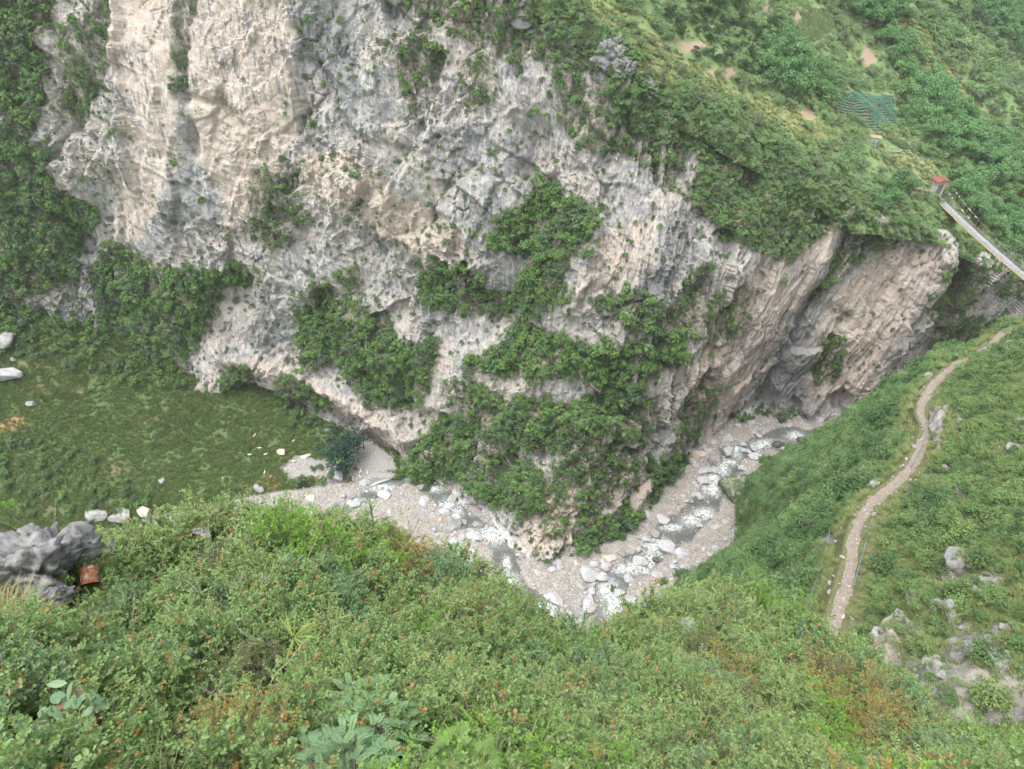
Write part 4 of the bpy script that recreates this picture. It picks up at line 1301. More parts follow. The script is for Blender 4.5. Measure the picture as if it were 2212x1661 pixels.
# ---- near slope
Un, Vn = S_NEAR.U, S_NEAR.V
visn = ((Un > 1420) & (Un < 2300) & (Vn > 640) & (Vn < crest_v(Un) + 25)).astype(float) * S_NEAR.face
free = NEAR_OFF * (1 - .92 * NEAR_ROCK)
dtr_n, _ = seg_dist(S_NEAR.G[..., 0], S_NEAR.G[..., 1], [tuple(q_[:2]) for q_ in trail])
free2 = free * sstep(dtr_n, 1.7, 2.6)
q = S_NEAR.sample(visn * free * np.clip(70 / S_NEAR.D, .2, 3), 20000, .22, seed=41, tries=2)
gn_stuff('slope_grass', S_NEAR.G.reshape(-1, 3)[q], scatter_rots(S_NEAR.N.reshape(-1, 3)[q], r0, .35), r0.uniform(.7, 1.5, len(q)) * np.clip(S_NEAR.D.ravel()[q] / 90, .75, 1.6), P_GRASS, 'light green grass over the near slope')
below = sstep(Vn - np.interp(Un, [1500, 1790, 1850, 1890, 1990, 2110, 2300], [1560, 1370, 1130, 1080, 930, 770, 700]), 10, -10)
cl = sstep(fbm(S_NEAR.G / 6, 3, 431), -.25, .25)
idx = S_NEAR.sample(visn * free * sstep(dtr_n, 2.6, 3.6) * (.15 + cl) * (.35 + below) * np.clip(110 / S_NEAR.D, .4, 1.6) ** 2, 300, 1.7, seed=42)
sz = r0.uniform(.9, 2.1, len(idx)) * np.where(below.ravel()[idx] > .5, 1.6, 1.0)
NEAR_WHERE = nearest_phrase([(1660, 1090, 'low on the near slope close to the river'), (1750, 1010, 'below the path on the steep bank'), (1880, 900, 'on the edge of the near slope above the river'), (1760, 1180, 'halfway between path and river'), (1700, 1260, 'below the path near the front ridge'),
                             (1960, 800, 'just below the upper end of the path'), (2100, 880, 'above the upper bend of the path'), (2030, 1070, 'on the hill right of the path'), (1940, 1250, 'above the lower stretch of the path'), (1930, 1400, 'on the slope behind the front ridge'), (2130, 1250, 'on the hill at the right edge'), (2100, 1480, 'among the grey slabs at lower right'), (2170, 740, 'on the crest at the right edge')])
place_plants('slope_shrub', S_NEAR, idx, sz, SLSH_C, SLSH_T, lambda u, v, s: '%s rounded shrub %s' % (size_word(s, 1.7, 2.5), NEAR_WHERE(u, v)), 'shrub', 'shrubs on the near slope', 43, .25, .15)
L_UPB = leaf_material('upper_bush_foliage', (.10, .19, .06), (.24, .33, .12), (.34, .27, .10), .32, objvar=.6, c2=(.075, .145, .055), tipamt=.6)
UPB_C = [far_crown('upper_bush_crown', 295 + k, 1.0, 1.15, 12 + k, 1000, .12, L_UPB) for k in range(4)]
idx = S_NEAR.sample(visn * free * sstep(dtr_n, 2.2, 3.2) * (1 - below) * (.2 + cl) * np.clip(90 / S_NEAR.D, .4, 1.3), 230, 1.5, seed=45)
place_plants('upper_bush', S_NEAR, idx, r0.uniform(.75, 1.8, len(idx)), UPB_C, SLSH_T, lambda u, v, s: '%s yellowish green bush %s' % (size_word(s, 1.05, 1.45), NEAR_WHERE(u, v)), 'bush', 'bushes above the footpath', 46, .25, .15)
q = S_NEAR.sample(visn * free2 * (.45 + .6 * cl + 1.2 * below) * np.clip(110 / S_NEAR.D, .5, 1.6), 11000, .5, seed=44, tries=3)
gn_stuff('slope_undergrowth', S_NEAR.G.reshape(-1, 3)[q], scatter_rots(S_NEAR.N.reshape(-1, 3)[q], r0, .3), r0.uniform(.35, 1.1, len(q)) * np.clip(S_NEAR.D.ravel()[q] / 95, .6, 1.6), P_SLS, 'low leafy undergrowth on the near slope')

# ================================================================= FOREGROUND PLANTS
L_A = leaf_material('round_leaf', (.130, .235, .075), (.275, .39, .150), (.52, .20, .085), .35, .5, tipamt=.85, objvar=.35)
L_B = leaf_material('pale_leaf', (.185, .295, .095), (.325, .43, .175), (.45, .30, .10), .38, .55, tipamt=.8, objvar=.4)
L_Cc = leaf_material('olive_leaf', (0.101, 0.142, 0.047), (0.203, 0.230, 0.088), (.30, .17, .07), .35, .55, tipamt=.8, objvar=.4)
L_BG = leaf_material('blue_green_leaf', (.120, .215, .10), (.225, .345, .165), (.35, .22, .10), .32, .5, tipamt=.7, objvar=.4)
L_LIME = leaf_material('lime_leaf', (0.127, 0.287, 0.040), (0.241, 0.414, 0.069), (.40, .40, .08), .40, .5, tipamt=.6, objvar=.3)
L_TURN = leaf_material('turning_leaf', (.20, .25, .065), (.40, .34, .11), (.46, .22, .09), .40, .5, tipamt=.9, objvar=.15)
L_RUST = leaf_material('rust_leaf', (.42, .15, .06), (.52, .25, .10), (.40, .28, .08), .40, .55, tipamt=.8, objvar=.15)
L_PIN = leaf_material('pinnate_leaf', (0.143, 0.270, 0.127), (0.237, 0.380, 0.193), (.30, .36, .18), .35, .5, objvar=.25)
L_MIM = leaf_material('feathery_leaf', (.15, .30, .060), (.235, .40, .10), (.33, .42, .12), .40, .5, objvar=.25)
L_LADD = leaf_material('ladder_leaf', (.22, .33, .06), (.32, .42, .11), (.40, .46, .14), .35, .45, objvar=.2)
L_ROS = leaf_material('rosette_leaf', (.12, .22, .055), (.215, .32, .095), (.42, .25, .10), .38, .5, tipamt=.5, objvar=.3)
L_BIG = leaf_material('broad_leaf', (.14, .25, .14), (.25, .35, .21), (.24, .13, .08), .25, .45, tipamt=.85, objvar=.2)
L_FGR = leaf_material('front_grass_blades', (.10, .19, .035), (.20, .28, .08), (.36, .32, .16), .35, .5, tipamt=.8, objvar=.4)
L_DRYG = leaf_material('dry_grass_blades', (.22, .23, .09), (.33, .31, .14), (.42, .36, .20), .35, .5, tipamt=.8, objvar=.4)

def bush(name, seed, R, H, nstem, ntwig, nleaf, L, Wd, mat, turn=.10, shape='hex', twl=.26):
    r = np.random.default_rng(seed)
    paths, P, A, Nn, lv, tv = [], [], [], [], [], []
    for s in range(nstem):
        an = r.uniform(0, 6.283)
        el = math.acos(r.uniform(.05, .98))
        end = np.array([math.cos(an) * math.sin(el) * R, math.sin(an) * math.sin(el) * R, .18 * H + .82 * H * math.cos(el)]) * r.uniform(.75, 1.12)
        b0 = np.array([r.normal(0, .07), r.normal(0, .07), -.2])
        mid = (b0 + end) * .5 + np.array([0, 0, .14 * H]) + r.normal(0, .06, 3)
        ss = np.linspace(0, 1, 7)[:, None]
        cv = (1 - ss) ** 2 * b0 + 2 * ss * (1 - ss) * mid + ss ** 2 * end
        paths.append((cv, np.linspace(.011, .003, 7)))
        stemv = r.uniform(0, 1)
        for k in range(ntwig):
            f = r.uniform(.30, 1.0)
            j = f * 6; j0 = min(int(j), 5)
            p0 = cv[j0] + (cv[j0 + 1] - cv[j0]) * (j - j0)
            dr = unit(unit(cv[j0 + 1] - cv[j0]) * .5 + r.normal(0, .65, 3) + unit(p0 - np.array([0, 0, H * .3])) * .6 + np.array([0, 0, .25]))
            ln = twl * r.uniform(.6, 1.3)
            n = max(4, int(nleaf * r.uniform(.7, 1.2)))
            fr = np.linspace(.12, 1.0, n)
            pts = p0 + dr * (ln * fr)[:, None] + np.array([0, 0, -.05]) * (fr ** 2)[:, None]
            paths.append((np.array([p0, p0 + dr * ln * .5, pts[-1]]), [.003, .002, .001]))
            sd = unit(np.cross(dr, r.normal(0, 1, 3)))
            sg = np.where(np.arange(n) % 2 == 0, 1.0, -1.0)[:, None]
            ax = unit(dr * .55 + sd * sg * .8 + r.normal(0, .35, (n, 3)))
            P.append(pts); A.append(ax)
            Nn.append(unit(np.array([0, 0, .8]) + r.normal(0, .45, (n, 3)) + dr * .3))
            lv.append(np.clip(.30 * stemv + .35 * r.uniform() + .35 * r.uniform(0, 1, n) + .15 * (fr - .5), 0, 1))
            tu = (r.uniform() < turn) * (fr > .45) * (r.uniform(0, 1, n) > .25)
            tv.append(tu.astype(float) * r.uniform(.6, 1, n))
    P, A, Nn = np.concatenate(P), np.concatenate(A), np.concatenate(Nn)
    sz = r.uniform(.7, 1.25, len(P))
    V, F, nq = leaves_mesh(P, A, Nn, L * sz, Wd * sz, .22, shape)
    fm = foliage(name + '_foliage', [(V, F, np.repeat(np.concatenate(lv), nq), np.repeat(np.concatenate(tv), nq))], mat)
    V, F = tube_mesh(paths, 4)
    return fm, mesh_from(name + '_stems', V, F, [M_TWIG])

def frond(r, p0, d0, length, npair, L, Wd, droop=.35, shape='lance', updir=None):
    """one compound leaf: path, leaflets in pairs along it"""
    d0 = unit(d0)
    s = np.linspace(0, 1, npair + 1)[1:]
    path = p0 + d0 * (length * s)[:, None] + np.array([0, 0, -droop * length]) * (s ** 2)[:, None]
    tg = unit(np.gradient(path, axis=0))
    side = unit(np.cross(tg, np.array([0, 0, 1.0]) + .01 * r.normal(0, 1, 3)))
    nrm = np.cross(side, tg)
    P, A, Nn, LL = [], [], [], []
    env = np.sin(np.pi * (.15 + .8 * s)) * .6 + .4
    for sg in (-1, 1):
        P.append(path); A.append(unit(side * sg * .85 + tg * .5 + nrm * .06)); Nn.append(nrm + r.normal(0, .12, nrm.shape)); LL.append(L * env * r.uniform(.85, 1.15, npair))
    P.append(path[-1:]); A.append(tg[-1:]); Nn.append(nrm[-1:]); LL.append(np.array([L * .8]))
    P, A, Nn, LL = map(np.concatenate, (P, A, Nn, LL))
    V, F, nq = leaves_mesh(P, A, Nn, LL, LL * (Wd / L), .12, shape)
    return (V, F, len(P) * nq), (np.vstack([p0[None], path]), np.linspace(.0035, .001, npair + 1))

def compound_bush(name, seed, R, H, nfrond, flen, npair, L, Wd, mat, droop=.35, shape='lance', rise=.5, subfr=1):
    r = np.random.default_rng(seed)
    parts, paths = [], []
    for k in range(nfrond):
        an = r.uniform(0, 6.283)
        rr = R * math.sqrt(r.uniform(0, 1)) * .8
        p0 = np.array([rr * math.cos(an), rr * math.sin(an), H * r.uniform(.25, 1.0) * (1 - .4 * (rr / R) ** 2)])
        st = np.array([p0[0] * .2, p0[1] * .2, -.15])
        if k % 2 == 0:
            paths.append((np.array([st, (st + p0) / 2 + r.normal(0, .04, 3), p0]), [.008, .006, .003]))
        d = unit(np.array([math.cos(an), math.sin(an), 0]) + r.normal(0, .55, 3) + np.array([0, 0, rise]))
        lvv = r.uniform(0, 1)
        for q in range(subfr):
            d2 = d if subfr == 1 else unit(d + .75 * (q / (subfr - 1) - .5) * 2 * unit(np.cross(d, [0, 0, 1.0])) )
            (V, F, nf), pth = frond(r, p0, d2, flen * r.uniform(.7, 1.2), npair, L, Wd, droop, shape)
            parts.append((V, F, np.clip(lvv * .6 + .4 * r.uniform(0, 1, nf), 0, 1), (r.uniform(0, 1, nf) > .93).astype(float) * .6))
            paths.append(pth)
    V, F = tube_mesh(paths, 4)
    return foliage(name + '_foliage', parts, mat), mesh_from(name + '_stems', V, F, [M_TWIG])

def rosettes(name, seed, R, n, nleaf, L, Wd, mat):
    r = np.random.default_rng(seed)
    P, A, Nn, lv, paths = [], [], [], [], []
    for k in range(n):
        an = r.uniform(0, 6.283); rr = R * math.sqrt(r.uniform(0, 1))
        c = np.array([rr * math.cos(an), rr * math.sin(an), .10 + .38 * r.uniform() * (1 - .5 * rr / R)])
        paths.append((np.array([[c[0] * .6, c[1] * .6, -.1], c]), [.008, .005]))
        a2 = np.arange(nleaf) * 2.4 + r.uniform(0, 6)
        el = np.linspace(.15, 1.1, nleaf)
        A.append(np.column_stack([np.cos(a2) * np.cos(el), np.sin(a2) * np.cos(el), np.sin(el)]) + r.normal(0, .12, (nleaf, 3)))
        P.append(np.repeat(c[None], nleaf, 0)); Nn.append(np.repeat([[0, 0, 1.0]], nleaf, 0) + r.normal(0, .1, (nleaf, 3)))
        lv.append(np.clip(r.uniform(0, .5) + .5 * r.uniform(0, 1, nleaf), 0, 1))
    P, A, Nn, lv = map(np.concatenate, (P, A, Nn, lv))
    sz = r.uniform(.75, 1.2, len(P))
    V, F, nq = leaves_mesh(P, A, Nn, L * sz, Wd * sz, .2, 'lance')
    V2, F2 = tube_mesh(paths, 4)
    return foliage(name + '_foliage', [(V, F, np.repeat(lv, nq), np.repeat((r.uniform(0, 1, len(P)) > .95) * 1.0, nq))], mat), mesh_from(name + '_stems', V2, F2, [M_TWIG])

KIND = {
    'A': [bush('round_bush', 500 + k, .62, .85, 30, 10, 15, .042, .038, L_A, .10) for k in range(4)],
    'B': [bush('pale_bush', 510 + k, .62, .95, 30, 10, 15, .040, .028, L_B, .06) for k in range(3)],
    'C': [bush('olive_bush', 520 + k, .55, .85, 26, 9, 16, .028, .018, L_Cc, .12) for k in range(2)],
    'G': [bush('blue_bush', 530 + k, .6, .85, 28, 10, 14, .042, .034, L_BG, .04) for k in range(2)],
    'Y': [bush('lime_bush', 540 + k, .6, .9, 26, 9, 14, .038, .030, L_LIME, .04) for k in range(2)],
    'O': [bush('turning_bush', 550 + k, .6, .9, 24, 9, 14, .034, .027, L_TURN, .22) for k in range(2)],
    'R': [bush('rust_bush', 556, .6, .9, 20, 8, 11, .036, .028, L_RUST, .25)],
    'P': [compound_bush('pinnate_bush', 560 + k, .6, .75, 150, .24, 8, .055, .024, L_PIN, .35, 'oval') for k in range(2)],
    'M': [compound_bush('feathery_bush', 570 + k, .5, .6, 60, .17, 18, .035, .008, L_MIM, .25, 'dia', .5, 4) for k in range(2)],
    'S': [rosettes('rosette_plant', 580 + k, .55, 30, 13, .15, .030, L_ROS) for k in range(2)],
}
FRONT_KIND = {'A': ('round_leaf_bush', 'orange tipped round leaf bush'), 'B': ('pale_leaf_bush', 'pale yellow-green narrow leaved bush'), 'C': ('olive_leaf_bush', 'twiggy bush of tiny olive leaves'),
              'G': ('blue_green_bush', 'bush of dull bluish green leaves'), 'Y': ('lime_leaf_bush', 'bright lime green leafy bush'), 'O': ('turning_bush', 'bush turning yellow and orange'), 'R': ('rust_leaf_bush', 'bush with rust orange leaves'),
              'P': ('pinnate_leaf_bush', 'sea green feather leaved bush'), 'M': ('feathery_leaf_bush', 'lime green bush with fine feathery leaves'), 'S': ('rosette_plant', 'clump of spear leaved rosettes')}
FRONT_WHERE = nearest_phrase([
    (40, 1040, 'left of the grey outcrop at the picture edge'), (150, 1130, 'just behind the grey outcrop'), (220, 1240, 'beside the rusty tin'), (60, 1400, 'below the outcrop at the left edge'), (60, 1600, 'in the bottom left corner'), (250, 1500, 'low on the left'), (300, 1330, 'on the left below the outcrop'),
    (350, 1100, 'on the left crest against the meadow'), (450, 1060, 'on the left crest below the goats'), (580, 1100, 'on the crest under the ochre bank'), (520, 1250, 'in the upper left thicket'), (480, 1400, 'beside the dead grey branches'), (640, 1420, 'around the ladder leaved plant'), (500, 1580, 'at the bottom left of centre'),
    (700, 1150, 'on the crest below the left stream'), (780, 1250, 'below the turning bush on the crest'), (900, 1180, 'on the crest by the gravel bar'), (760, 1400, 'in the middle of the thicket'), (720, 1600, 'at the bottom of the picture left of centre'), (1000, 1230, 'on the crest below the big boulders'),
    (1000, 1380, 'in the centre of the thicket'), (950, 1600, 'at the bottom centre'), (1150, 1340, 'on the crest beneath the gravel bar'), (1200, 1480, 'in the centre right of the thicket'), (1200, 1620, 'at the bottom just right of centre'), (1350, 1360, 'on the dip of the crest below the river'), (1400, 1550, 'low on the right of centre'),
    (1450, 1290, 'on the grassy hump of the crest'), (1570, 1260, 'beside the pointed rock on the crest'), (1550, 1400, 'behind the grassy hump'), (1650, 1560, 'low on the right'), (1700, 1350, 'on the right crest near the path end'), (1720, 1450, 'by the orange bush on the right'), (1830, 1440, 'on the right crest below the rock rib'), (1850, 1600, 'in the lower right thicket'),
    (1980, 1540, 'on the far right crest'), (2050, 1620, 'near the bottom right corner'), (2150, 1630, 'in the bottom right corner')])

Uf, Vf, Df = S_FORE.U, S_FORE.V, S_FORE.D
visf = (Uf > -400) & (Uf < 2700) & (Vf < 2300) & (Vf > 1000)
crest_row = np.zeros(Uf.shape); crest_row[:104] = 1
OUTCROP = [(-80, 1150), (60, 1130), (120, 1170), (130, 1330), (100, 1390), (-80, 1390)]
nob = 1 - polys_mask(Uf, Vf, [OUTCROP], 6)
wtf = visf * crest_row * nob
idx = S_FORE.sample(wtf * np.where((Uf > -160) & (Uf < 2360) & (Vf < 1850), 1.0, .35), 540, np.clip(.040 * Df, .30, .95), seed=51, tries=60)
rf = np.random.default_rng(52)
Pf = S_FORE.G.reshape(-1, 3)[idx]; Nf_ = S_FORE.N.reshape(-1, 3)[idx]
SPOTS = [('O', 880, 1190, 55), ('O', 520, 1600, 75), ('R', 1092, 1255, 26), ('O', 1720, 1450, 38), ('P', 730, 1600, 95), ('M', 880, 1640, 70), ('M', 1010, 1660, 40), ('S', 170, 1140, 60), ('S', 90, 1290, 50), ('S', 1490, 1370, 26), ('Y', 620, 1150, 70), ('Y', 700, 1180, 40),
         ('Y', 1800, 1600, 70), ('C', 540, 1450, 60), ('G', 740, 1280, 60), ('G', 940, 1230, 45), ('B', 1500, 1280, 70), ('B', 430, 1110, 70), ('Y', 230, 1560, 40), ('O', 1880, 1560, 50), ('C', 2120, 1600, 40), ('G', 1560, 1600, 35)]
def kind_at(u, v):
    best = None
    for k, a, b, rad in SPOTS:
        d = math.hypot(u - a, v - b)
        if d < rad and (best is None or d / rad < best[1]): best = (k, d / rad)
    if best and rf.uniform() < .9: return best[0]
    x = rf.uniform()
    if u > 1500: return 'B' if x < .42 else ('A' if x < .68 else ('G' if x < .80 else ('C' if x < .90 else ('Y' if x < .96 else 'O'))))
    if u < 500 and v > 1350: return 'A' if x < .72 else ('G' if x < .84 else ('B' if x < .92 else 'C'))
    if v < 1200: return 'B' if x < .5 else ('A' if x < .75 else ('Y' if x < .85 else 'G'))
    return 'A' if x < .58 else ('B' if x < .76 else ('G' if x < .88 else ('C' if x < .95 else 'Y')))
n_front = 0
for j in range(len(idx)):
    u, v = float(Uf.ravel()[idx[j]]), float(Vf.ravel()[idx[j]])
    D_ = float(Df.ravel()[idx[j]])
    k = kind_at(u, v - 55 * 12 / max(D_, 6) * .6)
    fm, sm = KIND[k][int(rf.integers(len(KIND[k])))]
    s = float(np.clip(D_ * .064, .72, 1.5) * rf.uniform(.8, 1.25))
    if k in 'SM': s *= .8
    e = bpy.data.objects.new(FRONT_KIND[k][0], None); e.empty_display_size = .2
    C.objects.link(e)
    e.location = Pf[j] - Nf_[j] * .05
    e.rotation_euler = euler_from_normal(Nf_[j], rf.uniform(0, 6.283), .40)
    e.scale = (s, s, s * rf.uniform(.85, 1.2))
    tag(e, '%s %s %s' % (size_word(s / max(D_, 8), .07, .085), FRONT_KIND[k][1], FRONT_WHERE(u, v)), 'bush', 'front %s plants' % FRONT_KIND[k][0].replace('_', ' '))
    link('foliage', fm, e); link('stems', sm, e)
    n_front += 1
# grass between the front bushes
P_FGR = [proto_obj('front_grass_source', grass_mesh('front_grass_source', 600 + k, 22, .45, .50, .005, L_FGR, .75)) for k in range(3)]
P_DGR = [proto_obj('dry_grass_source', grass_mesh('dry_grass_source', 610 + k, 30, .42, .42, .005, L_DRYG, .7)) for k in range(3)]
q = S_FORE.sample(wtf, 150, .5, seed=53, tries=5)
gn_stuff('front_grass', S_FORE.G.reshape(-1, 3)[q], scatter_rots(S_FORE.N.reshape(-1, 3)[q], rf, .4), rf.uniform(.7, 1.5, len(q)), P_FGR, 'long green grass between the front bushes')
HUMP = [[(1330, 1300), (1400, 1260), (1480, 1230), (1560, 1260), (1570, 1340), (1450, 1370), (1340, 1370)], [(-60, 1300), (60, 1320), (80, 1420), (-60, 1430)]]
q = S_FORE.sample(visf * polys_mask(Uf, Vf, HUMP, 10), 420, .16, seed=54, tries=5)
gn_stuff('dry_grass', S_FORE.G.reshape(-1, 3)[q], scatter_rots(S_FORE.N.reshape(-1, 3)[q], rf, .35), rf.uniform(.8, 1.6, len(q)), P_DGR, 'pale dry grass on the front crest')

def front_point(u, v, lift=0.0):
    """point of the front slope seen at (u, v), raised along its normal"""
    k = int(np.argmin((Uf - u) ** 2 + (Vf - v) ** 2 + 1e7 * (np.arange(Uf.shape[0])[:, None] > 84)))
    return S_FORE.G.reshape(-1, 3)[k] + S_FORE.N.reshape(-1, 3)[k] * lift, S_FORE.N.reshape(-1, 3)[k], float(Df.ravel()[k])

# ---- the ladder leaved plant
r = np.random.default_rng(61)
parts, paths = [], []
for k in range(17):
    an = r.uniform(-.9, 2.6) if k < 13 else r.uniform(0, 6.28)
    el = r.uniform(-.1, 1.0)
    d = np.array([math.cos(an) * math.cos(el), math.sin(an) * math.cos(el), math.sin(el)])
    (V, F, nf), pth = frond(r, np.array([0, 0, .28]) + d * .03, d, r.uniform(.30, .48), 30, .017, .008, .25, 'dia')
    parts.append((V, F, r.uniform(0, 1, nf), (r.uniform(0, 1, nf) > .8) * .6)); paths.append((pth[0], np.linspace(.006, .002, len(pth[0]))))
paths.append((np.array([[0, 0, -.3], [0, 0, .3]]), [.014, .01]))
V, F = tube_mesh(paths, 4)
pp, nn_, dd_ = front_point(640, 1455, .35)
e = bpy.data.objects.new('ladder_leaf_plant', None); C.objects.link(e); e.location = pp; e.scale = (.95,) * 3
tag(e, 'yellow-green plant with ladder like fronds fanning out in the thicket', 'plant')
link('fronds', foliage('ladder_fronds', parts, L_LADD), e)
link('stems', mesh_from('ladder_stems', V, F, [plain('green_stem', (.25, .33, .09), .6, .3, 20, bumpd=0)]), e)

# ---- broad leaved sprig in the bottom left corner
r = np.random.default_rng(63)
P, A, Nn, tv = [], [], [], []
for k in range(36):
    an = r.uniform(0, 6.283); el = r.uniform(.0, .8)
    c = np.array([np.clip(r.normal(0, .08), -.15, .15), np.clip(r.normal(0, .07), -.13, .13), r.uniform(.06, .17)])
    P.append(c); A.append([math.cos(an) * math.cos(el), math.sin(an) * math.cos(el), math.sin(el)]); Nn.append([r.normal(0, .4), r.normal(0, .4), 1]); tv.append(1.0 if (r.uniform() < .3 and c[2] < .14) else 0.0)
P, A, Nn, tv = np.array(P), np.array(A), np.array(Nn), np.array(tv)
V, F, nq = leaves_mesh(P, A, Nn, r.uniform(.055, .095, len(P)), r.uniform(.04, .06, len(P)), .16, 'oval')
paths = [(np.array([[0, 0, -.35], c * .6, c]), [.004, .003, .0015]) for c in P[:14]]
V2, F2 = tube_mesh(paths, 5)
pp, nn_, dd_ = front_point(150, 1665, .40)
e = bpy.data.objects.new('broad_leaf_plant', None); C.objects.link(e); e.location = pp
e.scale = (1.7,) * 3
tag(e, 'sprig of broad grey-green leaves, some withered brown, in the bottom left corner', 'plant')
link('foliage', foliage('broad_leaves', [(V, F, np.repeat(r.uniform(0, 1, len(P)), nq), np.repeat(tv, nq))], L_BIG), e)
link('stems', mesh_from('broad_stems', V2, F2, [plain('red_stem', (.30, .15, .10), .7, .3, 20, bumpd=0)]), e)

# ---- dead branches and dry stalks sticking out of the thicket
M_DEAD = plain('dead_wood', (.42, .39, .36), .9, .35, 14, bumpd=.003)
M_STRAW = plain('straw_stalk', (.52, .44, .30), .85, .3, 12, bumpd=.002)
BR = [(378, 1232, 445, 1300, 'g', 'long grey dead branch leaning in the upper left thicket'), (538, 1222, 505, 1300, 'g', 'forked grey dead branch below the left crest'), (505, 1345, 585, 1415, 'g', 'curved grey dead branch left of the ladder plant'),
      (502, 1404, 585, 1412, 'g', 'short grey dead twig lying towards the ladder plant'), (420, 1405, 375, 1438, 'g', 'pale bent twig in the left thicket'), (678, 1365, 590, 1480, 's', 'long straw stalk crossing the ladder plant'), (600, 1365, 575, 1420, 's', 'short straw stalk above the ladder plant'),
      (640, 1510, 690, 1470, 'g', 'grey dead branch below the ladder plant'), (262, 1238, 310, 1228, 's', 'pale bare stick lying right of the rusty tin'), (290, 1275, 290, 1380, 's', 'thin upright stalk in the left thicket'), (700, 1130, 655, 1240, 's', 'arching dry stalk on the crest left of the turning bush'),
      (120, 1085, 150, 1050, 's', 'curved dry stalk rising behind the outcrop'), (1965, 1470, 1900, 1420, 'g', 'bare grey branches behind the right crest'), (820, 1565, 850, 1510, 's', 'thin pale stalk at the bottom centre'), (715, 1560, 722, 1640, 's', 'white stalk among the feather leaves'),
      (1680, 1600, 1715, 1545, 's', 'thin dry stalk low on the right'), (440, 1490, 470, 1540, 'g', 'dark dead twig low on the left')]
r = np.random.default_rng(65)
for (u0, v0, u1, v1, ty, lab) in BR:
    base, nb, D_ = front_point(u1, v1, .12)
    k = np.hypot(u1 - u0, v1 - v0)
    t0 = np.linalg.norm(base - np.array([0, 0, CAM_Z]))
    a0, b0, c0 = ray(u0, v0)
    tipd = np.array([a0, b0, c0]); tipd /= np.linalg.norm(tipd)
    base = base + (np.array([0, 0, CAM_Z]) - base) * (.62 / t0)
    tip = np.array([0, 0, CAM_Z]) + tipd * (np.linalg.norm(base - np.array([0, 0, CAM_Z])) * .975)
    ss = np.linspace(0, 1, 8)[:, None]
    cv = base + (tip - base) * ss + r.normal(0, .03, 3) * np.sin(ss * 3.1) + r.normal(0, .008, (8, 3))
    base2 = base - unit(tip - base) * .5 + np.array([0, 0, -.5])
    cv = np.vstack([base2[None], cv])
    rad = .010 if ty == 'g' else .005
    paths = [(cv - base, np.linspace(rad * 1.2, rad * .35, 9))]
    if ty == 'g':
        for q_ in range(4):
            i0 = int(r.integers(2, 7)); dv = unit(unit(tip - base) + r.normal(0, .5, 3))
            paths.append((np.array([cv[i0] - base, cv[i0] - base + dv * .12, cv[i0] - base + dv * .24 + r.normal(0, .02, 3)]), [rad * .5, rad * .35, rad * .15]))
    V, F = tube_mesh(paths, 5)
    o = link('dead_branch' if ty == 'g' else 'dry_stalk', mesh_from('dead_branch', V, F, [M_DEAD if ty == 'g' else M_STRAW]), loc=base)
    tag(o, lab, 'branch' if ty == 'g' else 'stalk')
HAZE = 0.00015

# ================================================================= ROCKS, RIVER BOULDERS
def boulder_material(name, c0, c1, moss=0.0, sc=1.0, wet=False):
    m, t, b = new_mat(name)
    p = pos_n(t)
    oi = t.nodes.new('ShaderNodeObjectInfo')
    col = mixc(t, noise_n(t, p, .9 * sc, 5, .65, .32, .68), c0, c1)
    col = mixc(t, math_n(t, 'MULTIPLY', oi.outputs['Random'], .35), col, tuple(.72 * c for c in c0))
    col = mixc(t, math_n(t, 'MULTIPLY', noise_n(t, p, 2.6 * sc, 4, .7, .60, .72), .6), col, (.17, .165, .155))
    if moss:
        col = mixc(t, math_n(t, 'MULTIPLY', noise_n(t, p, .7 * sc, 4, .65, .40, .55), moss), col, (.075, .11, .03))
    t.links.new(col, b.inputs['Base Color'])
    b.inputs['Roughness'].default_value = .35 if wet else .85
    bump(t, b, noise_n(t, pos_n(t, (1, 1, 2.2)), 2.2 * sc, 6, .66), .6, .16 / sc)
    return m
M_WHITE = boulder_material('white_boulder', (.35, .35, .36), (.48, .48, .49))
M_GREYB = boulder_material('grey_boulder', (.23, .225, .215), (.35, .345, .33))
M_TAN = boulder_material('tan_boulder', (.44, .37, .30), (.56, .50, .43))
M_WETB = boulder_material('wet_boulder', (.075, .078, .082), (.13, .13, .135), wet=True)
M_MOSSB = boulder_material('mossy_boulder', (.20, .20, .19), (.36, .35, .33), moss=.9)
M_OUTC = boulder_material('outcrop_rock', (.19, .19, .195), (.37, .365, .36), moss=.25, sc=2.5)
M_KARST = boulder_material('karst_rock', (.12, .12, .125), (.30, .30, .305), moss=.12, sc=7)

_ico = None
def ico(sub):
    bm = bmesh.new()
    bmesh.ops.create_icosphere(bm, subdivisions=sub, radius=1.0)
    V = np.array([v.co[:] for v in bm.verts]); F = np.array([[v.index for v in f.verts] for f in bm.faces])
    bm.free()
    return V, F
ICO4, ICO3, ICO2 = ico(5), ico(4), ico(2)

